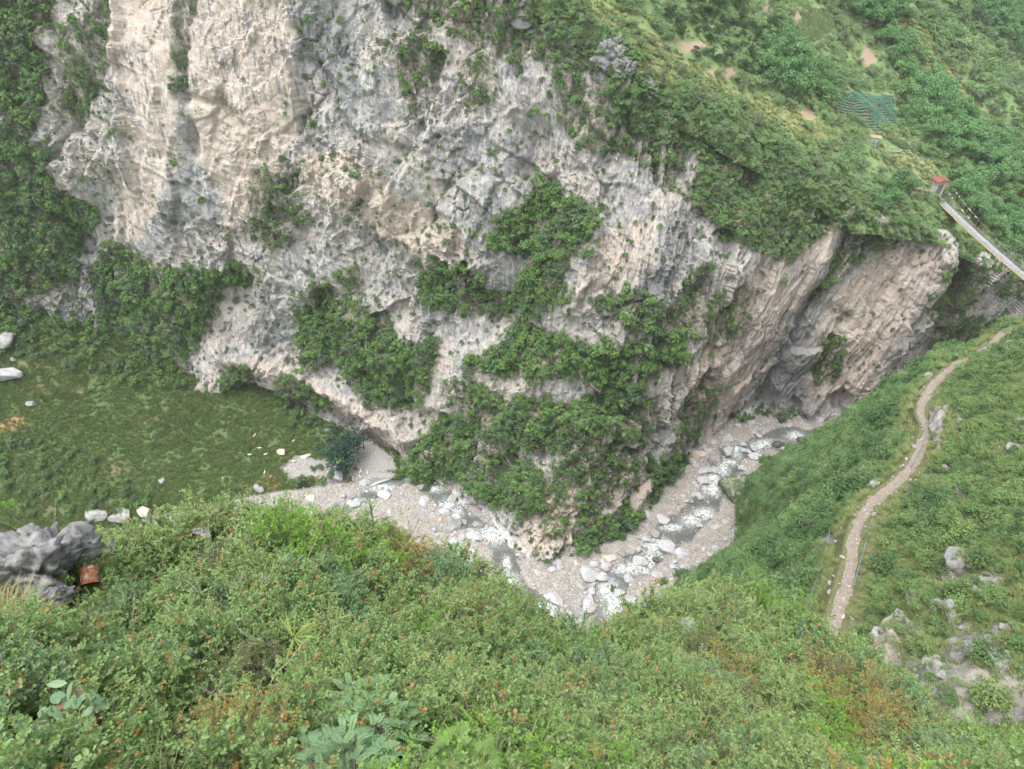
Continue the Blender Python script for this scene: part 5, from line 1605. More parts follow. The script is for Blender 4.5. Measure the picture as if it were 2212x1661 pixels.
def rock_mesh(name, seed, mat, base=None, ncut=13, rough=.10, cut=(.55, .88), lum=.0):
    r = np.random.default_rng(seed)
    V, F = base if base is not None else ICO3
    V = V.copy()
    V *= 1 + .16 * fbm(V * 1.1 + seed * 3.7, 2, seed)[:, None]
    for k in range(ncut):
        n = rdir(r, 1)[0]
        d = r.uniform(*cut)
        h = V @ n
        V -= np.where(h > d, (h - d) * .94, 0)[:, None] * n
    if lum:
        v, e = facets(V * 1.7 + seed, seed, 1.2)
        V *= 1 + (lum * v - lum * .5 * np.exp(-(e / .1) ** 2))[:, None]
    V *= 1 + rough * fbm(V * 3.2 + seed, 4, seed + 3)[:, None]
    if lum > .3:
        v, e = facets(V * 4.5 + seed, seed + 5, 1.2)
        V *= 1 + (.16 * v - .10 * np.exp(-(e / .12) ** 2) + .07 * fbm(V * 11, 3, seed + 6))[:, None]
    return mesh_from(name, V, F, [mat])

BOULD = {'w': [rock_mesh('white_boulder', 700 + k, M_WHITE) for k in range(7)], 'g': [rock_mesh('grey_boulder', 710 + k, M_GREYB) for k in range(3)], 't': [rock_mesh('tan_boulder', 720 + k, M_TAN) for k in range(2)],
         'd': [rock_mesh('wet_boulder', 730 + k, M_WETB) for k in range(2)], 'm': [rock_mesh('mossy_boulder', 740, M_MOSSB, ICO4, 9)], 'k': [rock_mesh('rim_crag', 745 + k, M_KARST, ICO4, 14, .16, (.45, .8), .36) for k in range(3)],
         'o': [rock_mesh('outcrop', 750 + k, M_OUTC, None, 16, .14, (.45, .8)) for k in range(5)]}
BED_Z = .35
def put_boulder(kind, u, v, w_, h_, rot, label, group=None, z=BED_Z, name='boulder', cat='boulder', S=None, flat=.72, sink=.25, k=0):
    if S is None:
        p_ = W(u, v, z=z)
    else:
        p_, _n = S.at(u, v)
    t_ = np.linalg.norm(p_ - np.array([0, 0, CAM_Z]))
    sx, sy = .54 * w_ / FPX * t_, .60 * h_ / FPX * t_
    sz_ = flat * min(sx, sy)
    o = link(name, BOULD[kind][k % len(BOULD[kind])], loc=(p_[0], p_[1], p_[2] + sz_ * (.55 - sink)), rot=(0, 0, math.radians(-rot)), scale=(sx, sy, sz_))
    tag(o, label, cat, group)
    return o
HERO = [  # kind, u, v, width, height, turn, label
    ('w', 1196, 1293, 50, 27, 35, 'long pale slab boulder on the gravel bar, largest in front'), ('w', 1273, 1308, 28, 48, 8, 'upright pointed white boulder just behind the front crest'), ('w', 1270, 1242, 42, 36, 10, 'broad white boulder in the middle of the river bend'),
    ('w', 1301, 1250, 28, 22, -20, 'white boulder leaning on the broad one at the river bend'), ('w', 1309, 1226, 25, 23, 0, 'square white boulder above the broad one'), ('w', 1282, 1222, 20, 20, 30, 'rounded white block left of the square boulder'),
    ('w', 1385, 1215, 36, 22, 25, 'oblong white boulder beside the central rapid'), ('w', 1395, 1164, 24, 17, 20, 'white boulder left of the grey one near the cliff foot'), ('g', 1417, 1154, 30, 22, 30, 'smooth grey boulder at the head of the side pool'), ('w', 1430, 1123, 30, 23, 20, 'big pale boulder under the leaning face'),
    ('w', 1397, 1114, 13, 22, 0, 'narrow standing white stone beside the shrubs'), ('t', 1316, 1207, 32, 17, 5, 'brownish flat boulder at the foot of the prow'), ('g', 1341, 1197, 22, 17, 30, 'grey cracked boulder beside the flat brown one'), ('w', 1358, 1250, 21, 16, 0, 'small round white boulder below the rapid'),
    ('w', 1336, 1281, 27, 19, -20, 'pale rounded boulder between two rapids'), ('w', 1360, 1300, 44, 24, -10, 'large white boulder half hidden by front grass'), ('w', 1417, 1243, 27, 17, -15, 'white boulder near the right bank of the bend'), ('w', 1440, 1186, 42, 30, 10, 'bright bedrock hump at the upper rapid'),
    ('w', 1472, 1198, 34, 24, 25, 'second bright bedrock hump right of the rapid'), ('d', 1415, 1209, 17, 13, 30, 'dark wet boulder beside the rapid'), ('w', 1381, 1188, 15, 12, 0, 'small white stone above the oblong boulder'), ('w', 1278, 1276, 16, 22, 20, 'leaning white stone below the broad boulder'),
    ('g', 1259, 1271, 14, 24, -20, 'grey upright slab below the broad boulder'), ('w', 1161, 1238, 15, 17, 0, 'white stone left on the gravel bar'), ('w', 1193, 1232, 19, 15, -40, 'split white stone in the middle of the gravel bar'), ('w', 1200, 1217, 12, 13, 0, 'small white block above the split stone'),
    ('w', 1163, 1207, 14, 11, 0, 'rounded white stone near the prow'), ('w', 1159, 1195, 20, 12, 10, 'white stone lying against the prow'), ('w', 1132, 1191, 20, 13, 25, 'white stone at the left corner of the prow'), ('w', 1119, 1199, 11, 9, 0, 'little white stone above the rust leaved bush'),
    ('w', 1200, 1264, 13, 11, 0, 'white stone right of the long slab'), ('w', 831, 1073, 34, 21, 15, 'white boulder beside the left stream'), ('w', 917, 1086, 24, 28, 0, 'tall white boulder on the left gravel bar'), ('w', 959, 1107, 28, 17, 20, 'white boulder pair member above the long grey one'),
    ('g', 983, 1138, 28, 42, 15, 'long grey boulder above the narrow chute'), ('w', 1022, 1158, 42, 26, 15, 'wedge shaped white boulder at the chute'), ('w', 988, 1174, 36, 25, 30, 'white boulder below the long grey one'), ('g', 1033, 1134, 22, 17, 20, 'grey boulder jammed in the chute'),
    ('g', 1005, 1128, 13, 15, 0, 'brown-grey stone in the chute'), ('g', 910, 1050, 19, 24, 30, 'grey boulder at the mouth of the left stream'), ('w', 898, 1037, 9, 11, 0, 'small stone at the mouth of the left stream'), ('w', 790, 1045, 27, 20, -15, 'white boulder by the goats'),
    ('w', 728, 1027, 36, 30, 20, 'large cracked white boulder with two goats on it'), ('w', 826, 1040, 46, 10, -28, 'low white rock bar along the left stream'), ('w', 764, 1090, 30, 16, -15, 'white boulder in the left stream behind the bushes'), ('w', 841, 1107, 10, 12, 0, 'small white stone beside the left stream boulder'),
    ('w', 798, 1093, 10, 8, 0, 'white stone left of the stream boulder'), ('w', 806, 1081, 10, 8, 0, 'white stone touching the stream boulder'), ('w', 921, 1105, 9, 8, 0, 'little white stone below the tall boulder'), ('w', 849, 1018, 9, 9, 0, 'little round stone where the meadow meets the stream'),
    ('t', 608, 978, 21, 18, 0, 'tan rock in the meadow among the goats'), ('t', 658, 986, 23, 11, -20, 'flat tan rock at the head of the gravel patch'), ('t', 671, 1077, 28, 18, 10, 'ochre rock behind the front bushes'), ('w', 684, 1056, 17, 11, 20, 'whitish rock behind the front bushes'),
    ('w', 1572, 978, 25, 25, 0, 'round white boulder in the right rapids'), ('w', 1574, 951, 26, 16, 30, 'white boulder under the pink face'), ('w', 1605, 960, 16, 14, 20, 'white boulder with a brown side in the right stream'), ('w', 1611, 975, 25, 15, 15, 'white boulder low in the right stream'), ('w', 1626, 968, 14, 17, 0, 'white boulder next to the low one in the right stream'),
    ('w', 1631, 991, 32, 20, 0, 'white boulder beside the green bank'), ('t', 1648, 994, 13, 24, 0, 'tan upright stone against the green bank'), ('t', 1508, 983, 28, 22, 20, 'tan-grey boulder at the foot of the pink face'), ('w', 1526, 972, 15, 23, -20, 'white slab at the foot of the pink face'), ('w', 1541, 956, 17, 17, 0, 'white block beneath the pink face'),
    ('w', 1524, 1018, 35, 22, -15, 'wide white boulder above the twin rapid'), ('w', 1543, 1016, 16, 18, 0, 'white stone right of the wide boulder'), ('w', 1520, 1041, 32, 20, -15, 'white boulder below the wide one'), ('w', 1501, 1045, 16, 12, 0, 'smaller white stone left of the twin rapid'), ('w', 1493, 996, 14, 13, 0, 'white stone by the dark shrubs'),
    ('w', 1502, 1007, 14, 11, 0, 'white stone between the dark shrubs and the stream'), ('m', 1588, 1064, 74, 60, 0, 'giant mossy boulder at the river edge'), ('w', 1511, 1136, 16, 14, 0, 'white stone in the calm right stream'), ('w', 1565, 1128, 17, 12, 0, 'white stone on the right gravel bar'), ('w', 1549, 1139, 14, 10, 0, 'flat white stone on the right gravel bar'),
    ('w', 1583, 1157, 11, 9, 0, 'little white stone at the right bank'), ('t', 1475, 1072, 10, 10, 0, 'small orange-tan stone among white ones'), ('d', 1680, 962, 32, 18, 0, 'flat dark wet rock in the upper river'), ('d', 1730, 951, 26, 14, 30, 'dark rock beside the small upper fall'), ('w', 1629, 936, 12, 12, 0, 'white stone in the upper river'),
    ('w', 1638, 942, 13, 10, 0, 'second white stone in the upper river'), ('w', 1781, 932, 14, 10, 20, 'white stone at the far bend'), ('w', 1560, 1210, 24, 14, 0, 'pale block at the right bank below the mossy boulder'), ('w', 1545, 1186, 20, 14, 20, 'white block on the right bank gravel')]
for i, (kd, u, v, w_, h_, rt, lb) in enumerate(HERO):
    S_ = S_MEAD if (u < 735 and v < 1060) else None
    put_boulder(kd, u, v, w_, h_, rt, lb, S=S_, k=i, flat=.95 if kd == 'm' else .72, sink=.3)
put_boulder('g', 1127, 55, 42, 30, 20, 'lone grey boulder perched near the cliff top', S=S_CLIFF, sink=0, k=1)
put_boulder('g', 1148, 72, 22, 14, -30, 'smaller rock leaning against the perched boulder', S=S_CLIFF, sink=0, k=2)
for i, (u, v, w_, h_, lb) in enumerate([(1318, 118, 84, 60, 'fractured grey crag on the cliff rim'), (1352, 152, 60, 44, 'grey block just below the rim crag'), (1395, 180, 50, 40, 'split grey rock at the right of the rim crag')]):
    put_boulder('k', u, v, w_, h_, 35, lb, S=S_CLIFF, sink=.45, k=i, flat=1.15, name='rim_crag', cat='rock')
put_boulder('g', 8, 742, 44, 38, 0, 'upper grey rock at the left edge of the meadow', S=S_MEAD, k=0)
put_boulder('w', 14, 812, 52, 34, -15, 'lower pale rock at the left edge of the meadow', S=S_MEAD, k=1)
put_boulder('g', 68, 873, 20, 14, -15, 'small grey rock in the meadow at left', S=S_MEAD, k=2)
for i, (u, v, w_, h_, lb) in enumerate([(260, 1118, 46, 30, 'pale rock bank under the meadow, nearest the front'), (210, 1112, 40, 26, 'rock bank at the lower edge of the meadow'), (310, 1108, 34, 24, 'brown rock at the right end of the bank'), (350, 1040, 16, 14, 'rock in the lower meadow'), (560, 1056, 26, 16, 'grey rock below the ochre bank'), (25, 775, 14, 8, 'flat stone between the two left rocks')]):
    put_boulder('t' if i == 2 else 'g', u, v, w_, h_, 10 * i, lb, S=S_MEAD, k=i)

# ordinary boulders on the bed
Ub, Vb = S_BED.U, S_BED.V
CLUST = [[(1480, 930), (1560, 925), (1640, 960), (1640, 1000), (1560, 1080), (1490, 1120), (1440, 1110), (1500, 1040)], [(1235, 1205), (1330, 1195), (1380, 1240), (1370, 1330), (1250, 1320), (1230, 1250)], [(1380, 1150), (1500, 1180), (1560, 1205), (1560, 1250), (1400, 1260)],
         [(930, 1075), (1010, 1100), (1050, 1170), (1000, 1210), (930, 1150)], [(720, 1035), (820, 1045), (800, 1075), (720, 1070)], [(1540, 1110), (1600, 1130), (1590, 1170), (1550, 1200)], [(1570, 915), (1840, 905), (1840, 930), (1570, 935)]]
visb = (Ub > 640) & (Ub < 1860) & (Vb > 900) & (Vb < 1345)
ck = polys_mask(Ub, Vb, CLUST, 8)
sdist = np.minimum(seg_dist(S_BED.G[..., 0], S_BED.G[..., 1], SW[0])[0], seg_dist(S_BED.G[..., 0], S_BED.G[..., 1], SW[1])[0])
wtb = visb * (.05 + 1.0 * ck + .35 * np.exp(-((sdist - 3) / 2.0) ** 2))
idx = S_BED.sample(wtb, 290, .95, seed=71, tries=20)
BED_WHERE = nearest_phrase([(1060, 1170, 'near the narrow chute'), (960, 1110, 'among the boulders of the left stream'), (850, 1070, 'on the left gravel bar'), (740, 1050, 'near the goats by the left stream'), (1130, 1240, 'on the middle gravel bar'), (1290, 1280, 'in the cluster at the river bend'), (1370, 1260, 'right of the river bend'),
                            (1450, 1210, 'around the bright bedrock humps'), (1550, 1180, 'on the right gravel bar'), (1430, 1110, 'under the leaning face'), (1490, 1080, 'in the white heap beside the right stream'), (1530, 1010, 'around the wide boulder of the right stream'), (1600, 980, 'in the right rapids'), (1700, 930, 'along the foot of the far wall'), (1790, 925, 'at the far bend of the river')])
rb = np.random.default_rng(72)
for j, i_ in enumerate(idx):
    p_ = S_BED.G.reshape(-1, 3)[i_]
    s = float(np.exp(rb.normal(-.35, .38))) * (1.15 if ck.ravel()[i_] > .5 else .8)
    s = min(s, 1.6)
    kd = 'w' if rb.uniform() < .86 else ('g' if rb.uniform() < .6 else 't')
    o = link('river_stone', BOULD[kd][int(rb.integers(len(BOULD[kd])))], loc=(p_[0], p_[1], p_[2] + .15 * s), rot=(rb.normal(0, .25), rb.normal(0, .25), rb.uniform(0, 6.28)), scale=(s * rb.uniform(.8, 1.3), s * rb.uniform(.7, 1.1), s * rb.uniform(.55, .9)))
    tag(o, '%s %s stone %s' % (size_word(s, .6, 1.0), {'w': 'white', 'g': 'grey', 't': 'tan'}[kd], BED_WHERE(Ub.ravel()[i_], Vb.ravel()[i_])), 'stone', 'stones lying in the river bed')
def cobble(seed, col):
    m = boulder_material('cobble', tuple(.85 * c for c in col), col)
    return proto_obj('cobble_source', rock_mesh('cobble_source', seed, m, ICO2, 7, .05))
COB = [cobble(760, (.52, .52, .52)), cobble(761, (.42, .405, .38)), cobble(762, (.45, .36, .27)), cobble(763, (.38, .24, .17)), cobble(764, (.50, .485, .455)), cobble(765, (.36, .35, .33))]
q = S_BED.sample(visb * (.35 + .8 * ck) * sstep(S_BED.G[..., 2], .05, .35), 9000, .3, seed=73, tries=2)
gn_stuff('cobbles', S_BED.G.reshape(-1, 3)[q], [tuple(rb.uniform(0, 6.28, 3)) for _ in q], np.clip(np.exp(rb.normal(-1.55, .42, len(q))), .1, .55), COB, 'white, tan and reddish cobbles of the gravel bars')
q = S_MEAD.sample(gm, 500, .3, seed=74, tries=3)
gn_stuff('meadow_gravel', S_MEAD.G.reshape(-1, 3)[q], [tuple(rb.uniform(0, 6.28, 3)) for _ in q], np.clip(np.exp(rb.normal(-1.7, .4, len(q))), .08, .5), COB[:2] + COB[4:], 'loose grey gravel beside the meadow')

# ---- outcrops on the near slope and stones along the path
wt = visn * NEAR_OFF * (.06 + sstep(NEAR_ROCK, .3, .9)) * np.clip(100 / S_NEAR.D, .3, 1.4) ** 2
idx = S_NEAR.sample(wt, 150, 1.3, seed=75, tries=10)
for j, i_ in enumerate(idx):
    p_ = S_NEAR.G.reshape(-1, 3)[i_]; n_ = S_NEAR.N.reshape(-1, 3)[i_]
    s = float(np.exp(rb.normal(-.35, .42))) * min(1.0, S_NEAR.D.ravel()[i_] / 60)
    o = link('slope_rock', BOULD['o'][int(rb.integers(5))], loc=p_ - n_ * .15 * s, rot=euler_from_normal(n_, rb.uniform(0, 6.28), .5), scale=(s * rb.uniform(.7, 1.1), s * rb.uniform(.7, 1.2), s * rb.uniform(.6, 1.3)))
    tag(o, '%s grey limestone outcrop %s' % (size_word(s, .55, .85), NEAR_WHERE(S_NEAR.U.ravel()[i_], S_NEAR.V.ravel()[i_])), 'rock', 'limestone outcrops on the near slope')
PATH_WHERE = nearest_phrase([(1800, 1340, 'at the lower end of the path'), (1820, 1240, 'left of the lower path'), (1840, 1120, 'beside the bend of the path'), (1900, 1060, 'beside the middle of the path'), (1980, 960, 'left of the straight part of the path'), (1980, 870, 'beside the stony part of the path'), (2060, 790, 'at the upper end of the path')])
for j in range(70):
    k = int(rb.integers(30, 390)); sd_ = -1 if rb.uniform() < .72 else 1
    p_ = TT[k] + tn[k] * sd_ * rb.uniform(.85, 1.6)
    u_, v_, _d = project(p_)
    s = float(rb.uniform(.12, .40))
    g, n_ = S_NEAR.at(u_, v_)
    o = link('path_stone', BOULD['o'][int(rb.integers(5))], loc=(p_[0], p_[1], min(p_[2], g[2]) + .1 if sd_ < 0 else g[2]), rot=(rb.normal(0, .2), rb.normal(0, .2), rb.uniform(0, 6.28)), scale=(s * rb.uniform(.8, 1.5), s, s * rb.uniform(.4, .7)))
    tag(o, '%s flat stone %s' % (size_word(s, .2, .3), PATH_WHERE(u_, v_)), 'stone', 'stones edging the footpath')

k_ = rb.integers(20, 400, 450); l_ = rb.uniform(-.8, .8, 450)
Pg = TT[k_] + tn[k_] * l_[:, None]; Pg[:, 2] += .04
gn_stuff('path_gravel', Pg, [tuple(rb.uniform(0, 6.28, 3)) for _ in k_], np.clip(np.exp(rb.normal(-2.7, .45, 450)), .03, .2), COB[1:], 'loose stones and grit trodden into the footpath')

# ---- rock outcrops of the front crest
for i, (u, v, w_, h_, mk, lb) in enumerate([(40, 1225, 230, 190, 1, 'large pitted grey limestone outcrop at the left edge'), (75, 1300, 90, 60, 1, 'lower grey limestone knob under the outcrop'), (255, 1175, 40, 60, 1, 'small grey limestone crag right of the outcrop'), (1590, 1262, 70, 60, 0, 'pointed pale rock on the front crest'),
                                            (1690, 1318, 60, 44, 0, 'grey rock on the right crest near the path'), (1560, 1325, 70, 50, 0, 'brown-grey rounded rock below the pointed one'), (1500, 1345, 60, 40, 0, 'low rock half buried in the crest grass'), (1800, 1400, 46, 86, 0, 'grey rock rib where the path ends'), (560, 1260, 40, 30, 1, 'grey stone showing between the left bushes'), (440, 1125, 50, 30, 0, 'pale rock behind the left crest bush')]):
    p_, n_, D_ = front_point(u, v + (40 if mk else 30), .30 if mk else .2)
    sx, sy = .55 * w_ / FPX * D_, .55 * h_ / FPX * D_
    me = rock_mesh('outcrop', 770 + i, M_KARST if mk else M_OUTC, ICO4, 10 if mk else 14, .20 if mk else .14, (.5, .85), .34 if mk else .12)
    o = link('limestone_outcrop' if mk else 'crest_rock', me, loc=p_, rot=euler_from_normal(n_, i * 1.3, .5), scale=(sx, (sx + sy) / 2, sy))
    tag(o, lb, 'rock')

# ================================================================= RUSTY TIN, GOATS, BRIDGE AND THE REST
m, t, b = new_mat('rusty_tin')
pz = pos_n(t)
cc = mixc(t, noise_n(t, pz, 18, 5, .7, .4, .6), (.20, .06, .025), (.26, .15, .09))
cc = mixc(t, noise_n(t, pz, 9, 4, .6, .58, .66), cc, (.33, .29, .24))
t.links.new(cc, b.inputs['Base Color']); M_RUST = m
bm = bmesh.new()
bmesh.ops.create_cone(bm, cap_ends=False, segments=28, radius1=.13, radius2=.14, depth=.26)
bm.verts.ensure_lookup_table()
me = bpy.data.meshes.new('tin_side'); bm.to_mesh(me); bm.free(); me.materials.append(M_RUST)
p_, n_, D_ = front_point(158, 1300, .50)
e = bpy.data.objects.new('rusty_tin', None); C.objects.link(e); e.location = p_; e.rotation_euler = (math.radians(-62), math.radians(12), math.radians(24)); e.scale = (1.15,) * 3
tag(e, 'rusty open tin wedged beside the limestone outcrop', 'tin')
o = link('side', me, e); md = o.modifiers.new('wall', 'SOLIDIFY'); md.thickness = .006
V, F = tube_mesh([(np.array([[.14 * math.cos(a), .14 * math.sin(a), .13] for a in np.linspace(0, 6.2832, 29)]), .006)], 6)
link('rim', mesh_from('tin_rim', V, F, [M_RUST]), e)
V, F = tube_mesh([(np.array([[.13 * math.cos(a), .13 * math.sin(a), -.13] for a in np.linspace(0, 6.2832, 29)]), .006)], 6)
link('base_seam', mesh_from('tin_seam', V, F, [M_RUST]), e)
bm = bmesh.new(); bmesh.ops.create_circle(bm, cap_ends=True, segments=28, radius=.129)
me = bpy.data.meshes.new('tin_bottom'); bm.to_mesh(me); bm.free(); me.materials.append(M_RUST)
link('bottom', me, e, loc=(0, 0, -.127))

def goat_mesh(name, mat):
    """one skinned body: barrel trunk, jointed legs, neck, head with muzzle, ears, horns and tail"""
    pts = [((-.36, 0, .58), .135), ((-.12, 0, .57), .165), ((.16, 0, .58), .155), ((.34, 0, .62), .12), ((.47, 0, .76), .075), ((.55, 0, .86), .075), ((.68, 0, .80), .045), ((-.47, 0, .64), .03), ((-.52, 0, .70), .02)]
    ed = [(0, 1), (1, 2), (2, 3), (3, 4), (4, 5), (5, 6), (0, 7), (7, 8)]
    def add(p, r_, j):
        pts.append((p, r_)); ed.append((j, len(pts) - 1)); return len(pts) - 1
    for s in (-1, 1):
        a = add((.30, s * .10, .40), .055, 3); a = add((.31, s * .10, .24), .03, a); add((.30, s * .10, .02), .026, a)
        a = add((-.33, s * .11, .42), .075, 0); a = add((-.42, s * .11, .26), .032, a); add((-.38, s * .11, .02), .026, a)
        add((.50, s * .13, .86), .018, 5); a = add((.52, s * .04, .95), .016, 5); add((.42, s * .07, 1.05), .008, a)
    me = bpy.data.meshes.new(name + '_skeleton')
    me.from_pydata([p for p, _ in pts], ed, [])
    o = bpy.data.objects.new(name + '_skeleton', me); C.objects.link(o)
    md = o.modifiers.new('skin', 'SKIN'); md.use_smooth_shade = True
    for i, (_, r_) in enumerate(pts): me.skin_vertices[0].data[i].radius = (r_, r_)
    me.skin_vertices[0].data[1].use_root = True
    md = o.modifiers.new('sub', 'SUBSURF'); md.levels = 1
    dg = bpy.context.evaluated_depsgraph_get()
    out = bpy.data.meshes.new_from_object(o.evaluated_get(dg))
    out.name = name
    bpy.data.objects.remove(o)
    out.materials.clear(); out.materials.append(mat)
    return out
GM = {'w': goat_mesh('white_goat', plain('white_coat', (.72, .68, .60), .9, .12, 6)), 'b': goat_mesh('brown_goat', plain('brown_coat', (.30, .12, .05), .9, .3, 6)), 'k': goat_mesh('black_goat', plain('black_coat', (.03, .03, .03), .9, .3, 6))}
GOATS = [('w', 552, 944, 60, 'white goat grazing highest up the meadow at the left'), ('w', 635, 955, 250, 'white goat alone in the upper right of the meadow'), ('w', 563, 970, 200, 'cream goat below the topmost one'), ('w', 575, 984, 20, 'white goat next to the brown goat'), ('w', 541, 984, 0, 'white goat farthest left of the flock'),
         ('w', 632, 999, 330, 'white goat between the tan rock and the gravel patch'), ('w', 572, 1023, 90, 'white goat on the ochre bank'), ('w', 727, 1003, 80, 'cream goat at the gravel edge under the dark tree'), ('w', 733, 1014, 60, 'right goat of the two on the cracked boulder'), ('w', 726, 1017, 100, 'left goat of the two on the cracked boulder'),
         ('w', 755, 1020, 80, 'white goat right of the cracked boulder'), ('w', 778, 1022, 45, 'left goat of the close pair on the grass'), ('w', 781, 1019, 100, 'right goat of the close pair on the grass'), ('w', 796, 1024, 110, 'white goat at the right end of the flock'), ('w', 780, 1032, 120, 'white goat just below the close pair'),
         ('w', 764, 1037, 100, 'white goat above the white boulder'), ('w', 691, 1036, 10, 'white goat beside the brown one near the front bushes'), ('w', 747, 1049, 80, 'white goat on the stones near the front bushes'), ('b', 548, 962, 30, 'brown goat high on the meadow'), ('b', 579, 994, 40, 'reddish brown goat below a white one'),
         ('b', 687, 1033, 90, 'brown goat near the front bushes'), ('k', 541, 972, 50, 'black goat among the left of the flock'), ('k', 584, 1066, 90, 'black goat low near the front bushes')]
for kd, u, v, yaw, lb in GOATS:
    S_ = S_MEAD
    g, n_ = S_.at(u, v)
    z_ = g[2]
    if 'cracked boulder' in lb and 'two' in lb: z_ += 1.9
    o = link('goat', GM[kd], loc=(g[0], g[1], z_ - .02), rot=(0, 0, math.radians(yaw)), scale=(1.25,) * 3)
    tag(o, lb, 'goat', 'goats grazing by the river')

# ---- dark leafy tree at the meadow corner, shrubs by the water
def single_tree(name, u, v, S, s, crown, trunk, label, cat='tree', tall=1.0):
    g, n_ = S.at(u, v)
    e = bpy.data.objects.new(name, None); C.objects.link(e); e.location = g - np.array([0, 0, .1 * s]); e.scale = (s, s, s * tall); e.rotation_euler = (0, 0, u % 6.28)
    tag(e, label, cat)
    link('crown', crown, e); link('trunk', trunk, e)
L_DARK = leaf_material('dark_blue_foliage', (.018, .055, .040), (.045, .095, .065), (.12, .22, .05), .25, objvar=.2, tipamt=.9)
DK = [far_crown('dark_crown', 800 + k, 1.0, 1.9, 16, 1300, .13, L_DARK, .1) for k in range(2)]
single_tree('dark_tree', 754, 1008, S_MEAD, 8.6, DK[0], TREE_T[0], 'dark blue-green tree at the meadow corner beside the gravel')
single_tree('dark_tree', 1462, 1010, S_BED, 3.6, DK[1], TREE_T[1], 'dark blue-green tree at the cliff foot by the right stream')
single_tree('dark_tree', 1345, 1145, S_BED, 2.6, DK[0], TREE_T[2], 'dark small tree at the foot of the prow')
for i, (u, v, s, lb) in enumerate([(1618, 1072, 3.2, 'bush growing on top of the giant mossy boulder'), (1640, 1048, 3.0, 'bush behind the giant mossy boulder'), (1650, 1005, 2.4, 'dark bush on the bank above the white boulder'), (1700, 990, 2.6, 'dark bush on the right river bank'), (1740, 972, 2.4, 'upper dark bush on the right river bank'),
                                   (1600, 1100, 2.0, 'bush below the giant mossy boulder'), (1620, 1130, 2.2, 'bush at the foot of the near slope'), (1430, 1260, 1.4, 'small dark bush among the boulders at the bend'), (1460, 1240, 1.2, 'tiny bush right of the boulders at the bend'), (1322, 1275, 1.2, 'dark tuft between boulders beside the rapid'),
                                   (1280, 1185, 2.4, 'bush at the left end of the prow foot thicket'), (1320, 1165, 2.8, 'bush in the middle of the prow foot thicket'), (1355, 1135, 2.6, 'bush at the right end of the prow foot thicket'), (1415, 1075, 2.6, 'bush under the leaning face'), (1440, 1040, 2.8, 'bush against the leaning face by the stream')]):
    single_tree('bank_bush', u, v, S_BED if u < 1600 else S_NEAR, s * 1.15, CL_SHRUB[i % 6], CL_TRUNK[i % 3], lb, 'bush', 1.1)
single_tree('flame_shrub', 2040, 478, S_HILL, 1.1, far_crown('flame_crown', 805, 1, 1.4, 6, 160, .2, L_RUST), CL_TRUNK[0], 'small orange-red shrub on the rim left of the bridge', 'shrub')

# ---- footbridge
M_CONC = plain('whitewashed_concrete', (.62, .61, .60), .85, .2, 1.5)
M_DECK = plain('galvanised_deck', (.31, .32, .345), .5, .25, 1.2)
M_BEAM = plain('yellow_steel', (.55, .44, .17), .6, .25, 2)
M_CABLE = plain('steel_cable', (.16, .16, .17), .5, .3, 5, bumpd=0)
M_SLEEVE = plain('white_sleeve', (.66, .66, .66), .7, .2, 5, bumpd=0)
M_ROOF = plain('red_roof_tile', (.24, .09, .065), .85, .3, 5)
def box_bm(cx, cy, cz, sx, sy, sz_):
    V = np.array([[x, y, z] for x in (-.5, .5) for y in (-.5, .5) for z in (-.5, .5)]) * [sx, sy, sz_] + [cx, cy, cz]
    F = [(0, 1, 3, 2), (4, 6, 7, 5), (0, 4, 5, 1), (2, 3, 7, 6), (0, 2, 6, 4), (1, 5, 7, 3)]
    return V, F
def box(name, mat, parent, *a, rot=None, loc=None):
    V, F = box_bm(*a)
    me = mesh_from(name, V, F, [mat], smooth=False)
    o = link(name, me, parent, loc=loc, rot=rot)
    md = o.modifiers.new('edge', 'BEVEL'); md.width = .02; md.segments = 2
    return o
TW = W_hill(2018, 425)
b0 = W_hill(2026, 436) + np.array([0, 0, 1.0])
zb = b0[2]
b1 = W(2212, 591, z=zb - 2.2)
dirn = (b1 - b0); Lv = np.linalg.norm(dirn); dh = dirn / Lv
bend = b0 + dh * (Lv * 2.3); bend[2] = zb - 1.0
nB = 60
s_ = np.linspace(0, 1, nB)
Lt = np.linalg.norm(bend[:2] - b0[:2])
axis_pts = b0 + (bend - b0) * s_[:, None]
axis_pts[:, 2] = zb - 3.0 * 4 * s_ * (1 - s_) * .9
sideB = np.array([-dh[1], dh[0], 0]); sideB /= np.linalg.norm(sideB)
if sideB[0] < 0: sideB = -sideB          # towards the far (right) side
HW = 1.15
bridge = bpy.data.objects.new('suspension_footbridge', None); C.objects.link(bridge); bridge.location = b0
tag(bridge, 'grey suspension footbridge with yellow edge beams crossing the gorge at right', 'bridge')
def rel(P): return np.asarray(P) - b0
def ribbon(name, A, B, mat, parent, thick=None, dz=0):
    V = np.concatenate([rel(A), rel(B)]); n = len(A)
    F = np.stack([np.arange(n - 1), np.arange(n - 1) + n, np.arange(1, n) + n, np.arange(1, n)], -1)
    o = link(name, mesh_from(name, V, F, [mat], smooth=False), parent)
    if thick:
        md = o.modifiers.new('thick', 'SOLIDIFY'); md.thickness = thick; md.offset = 0
    return o
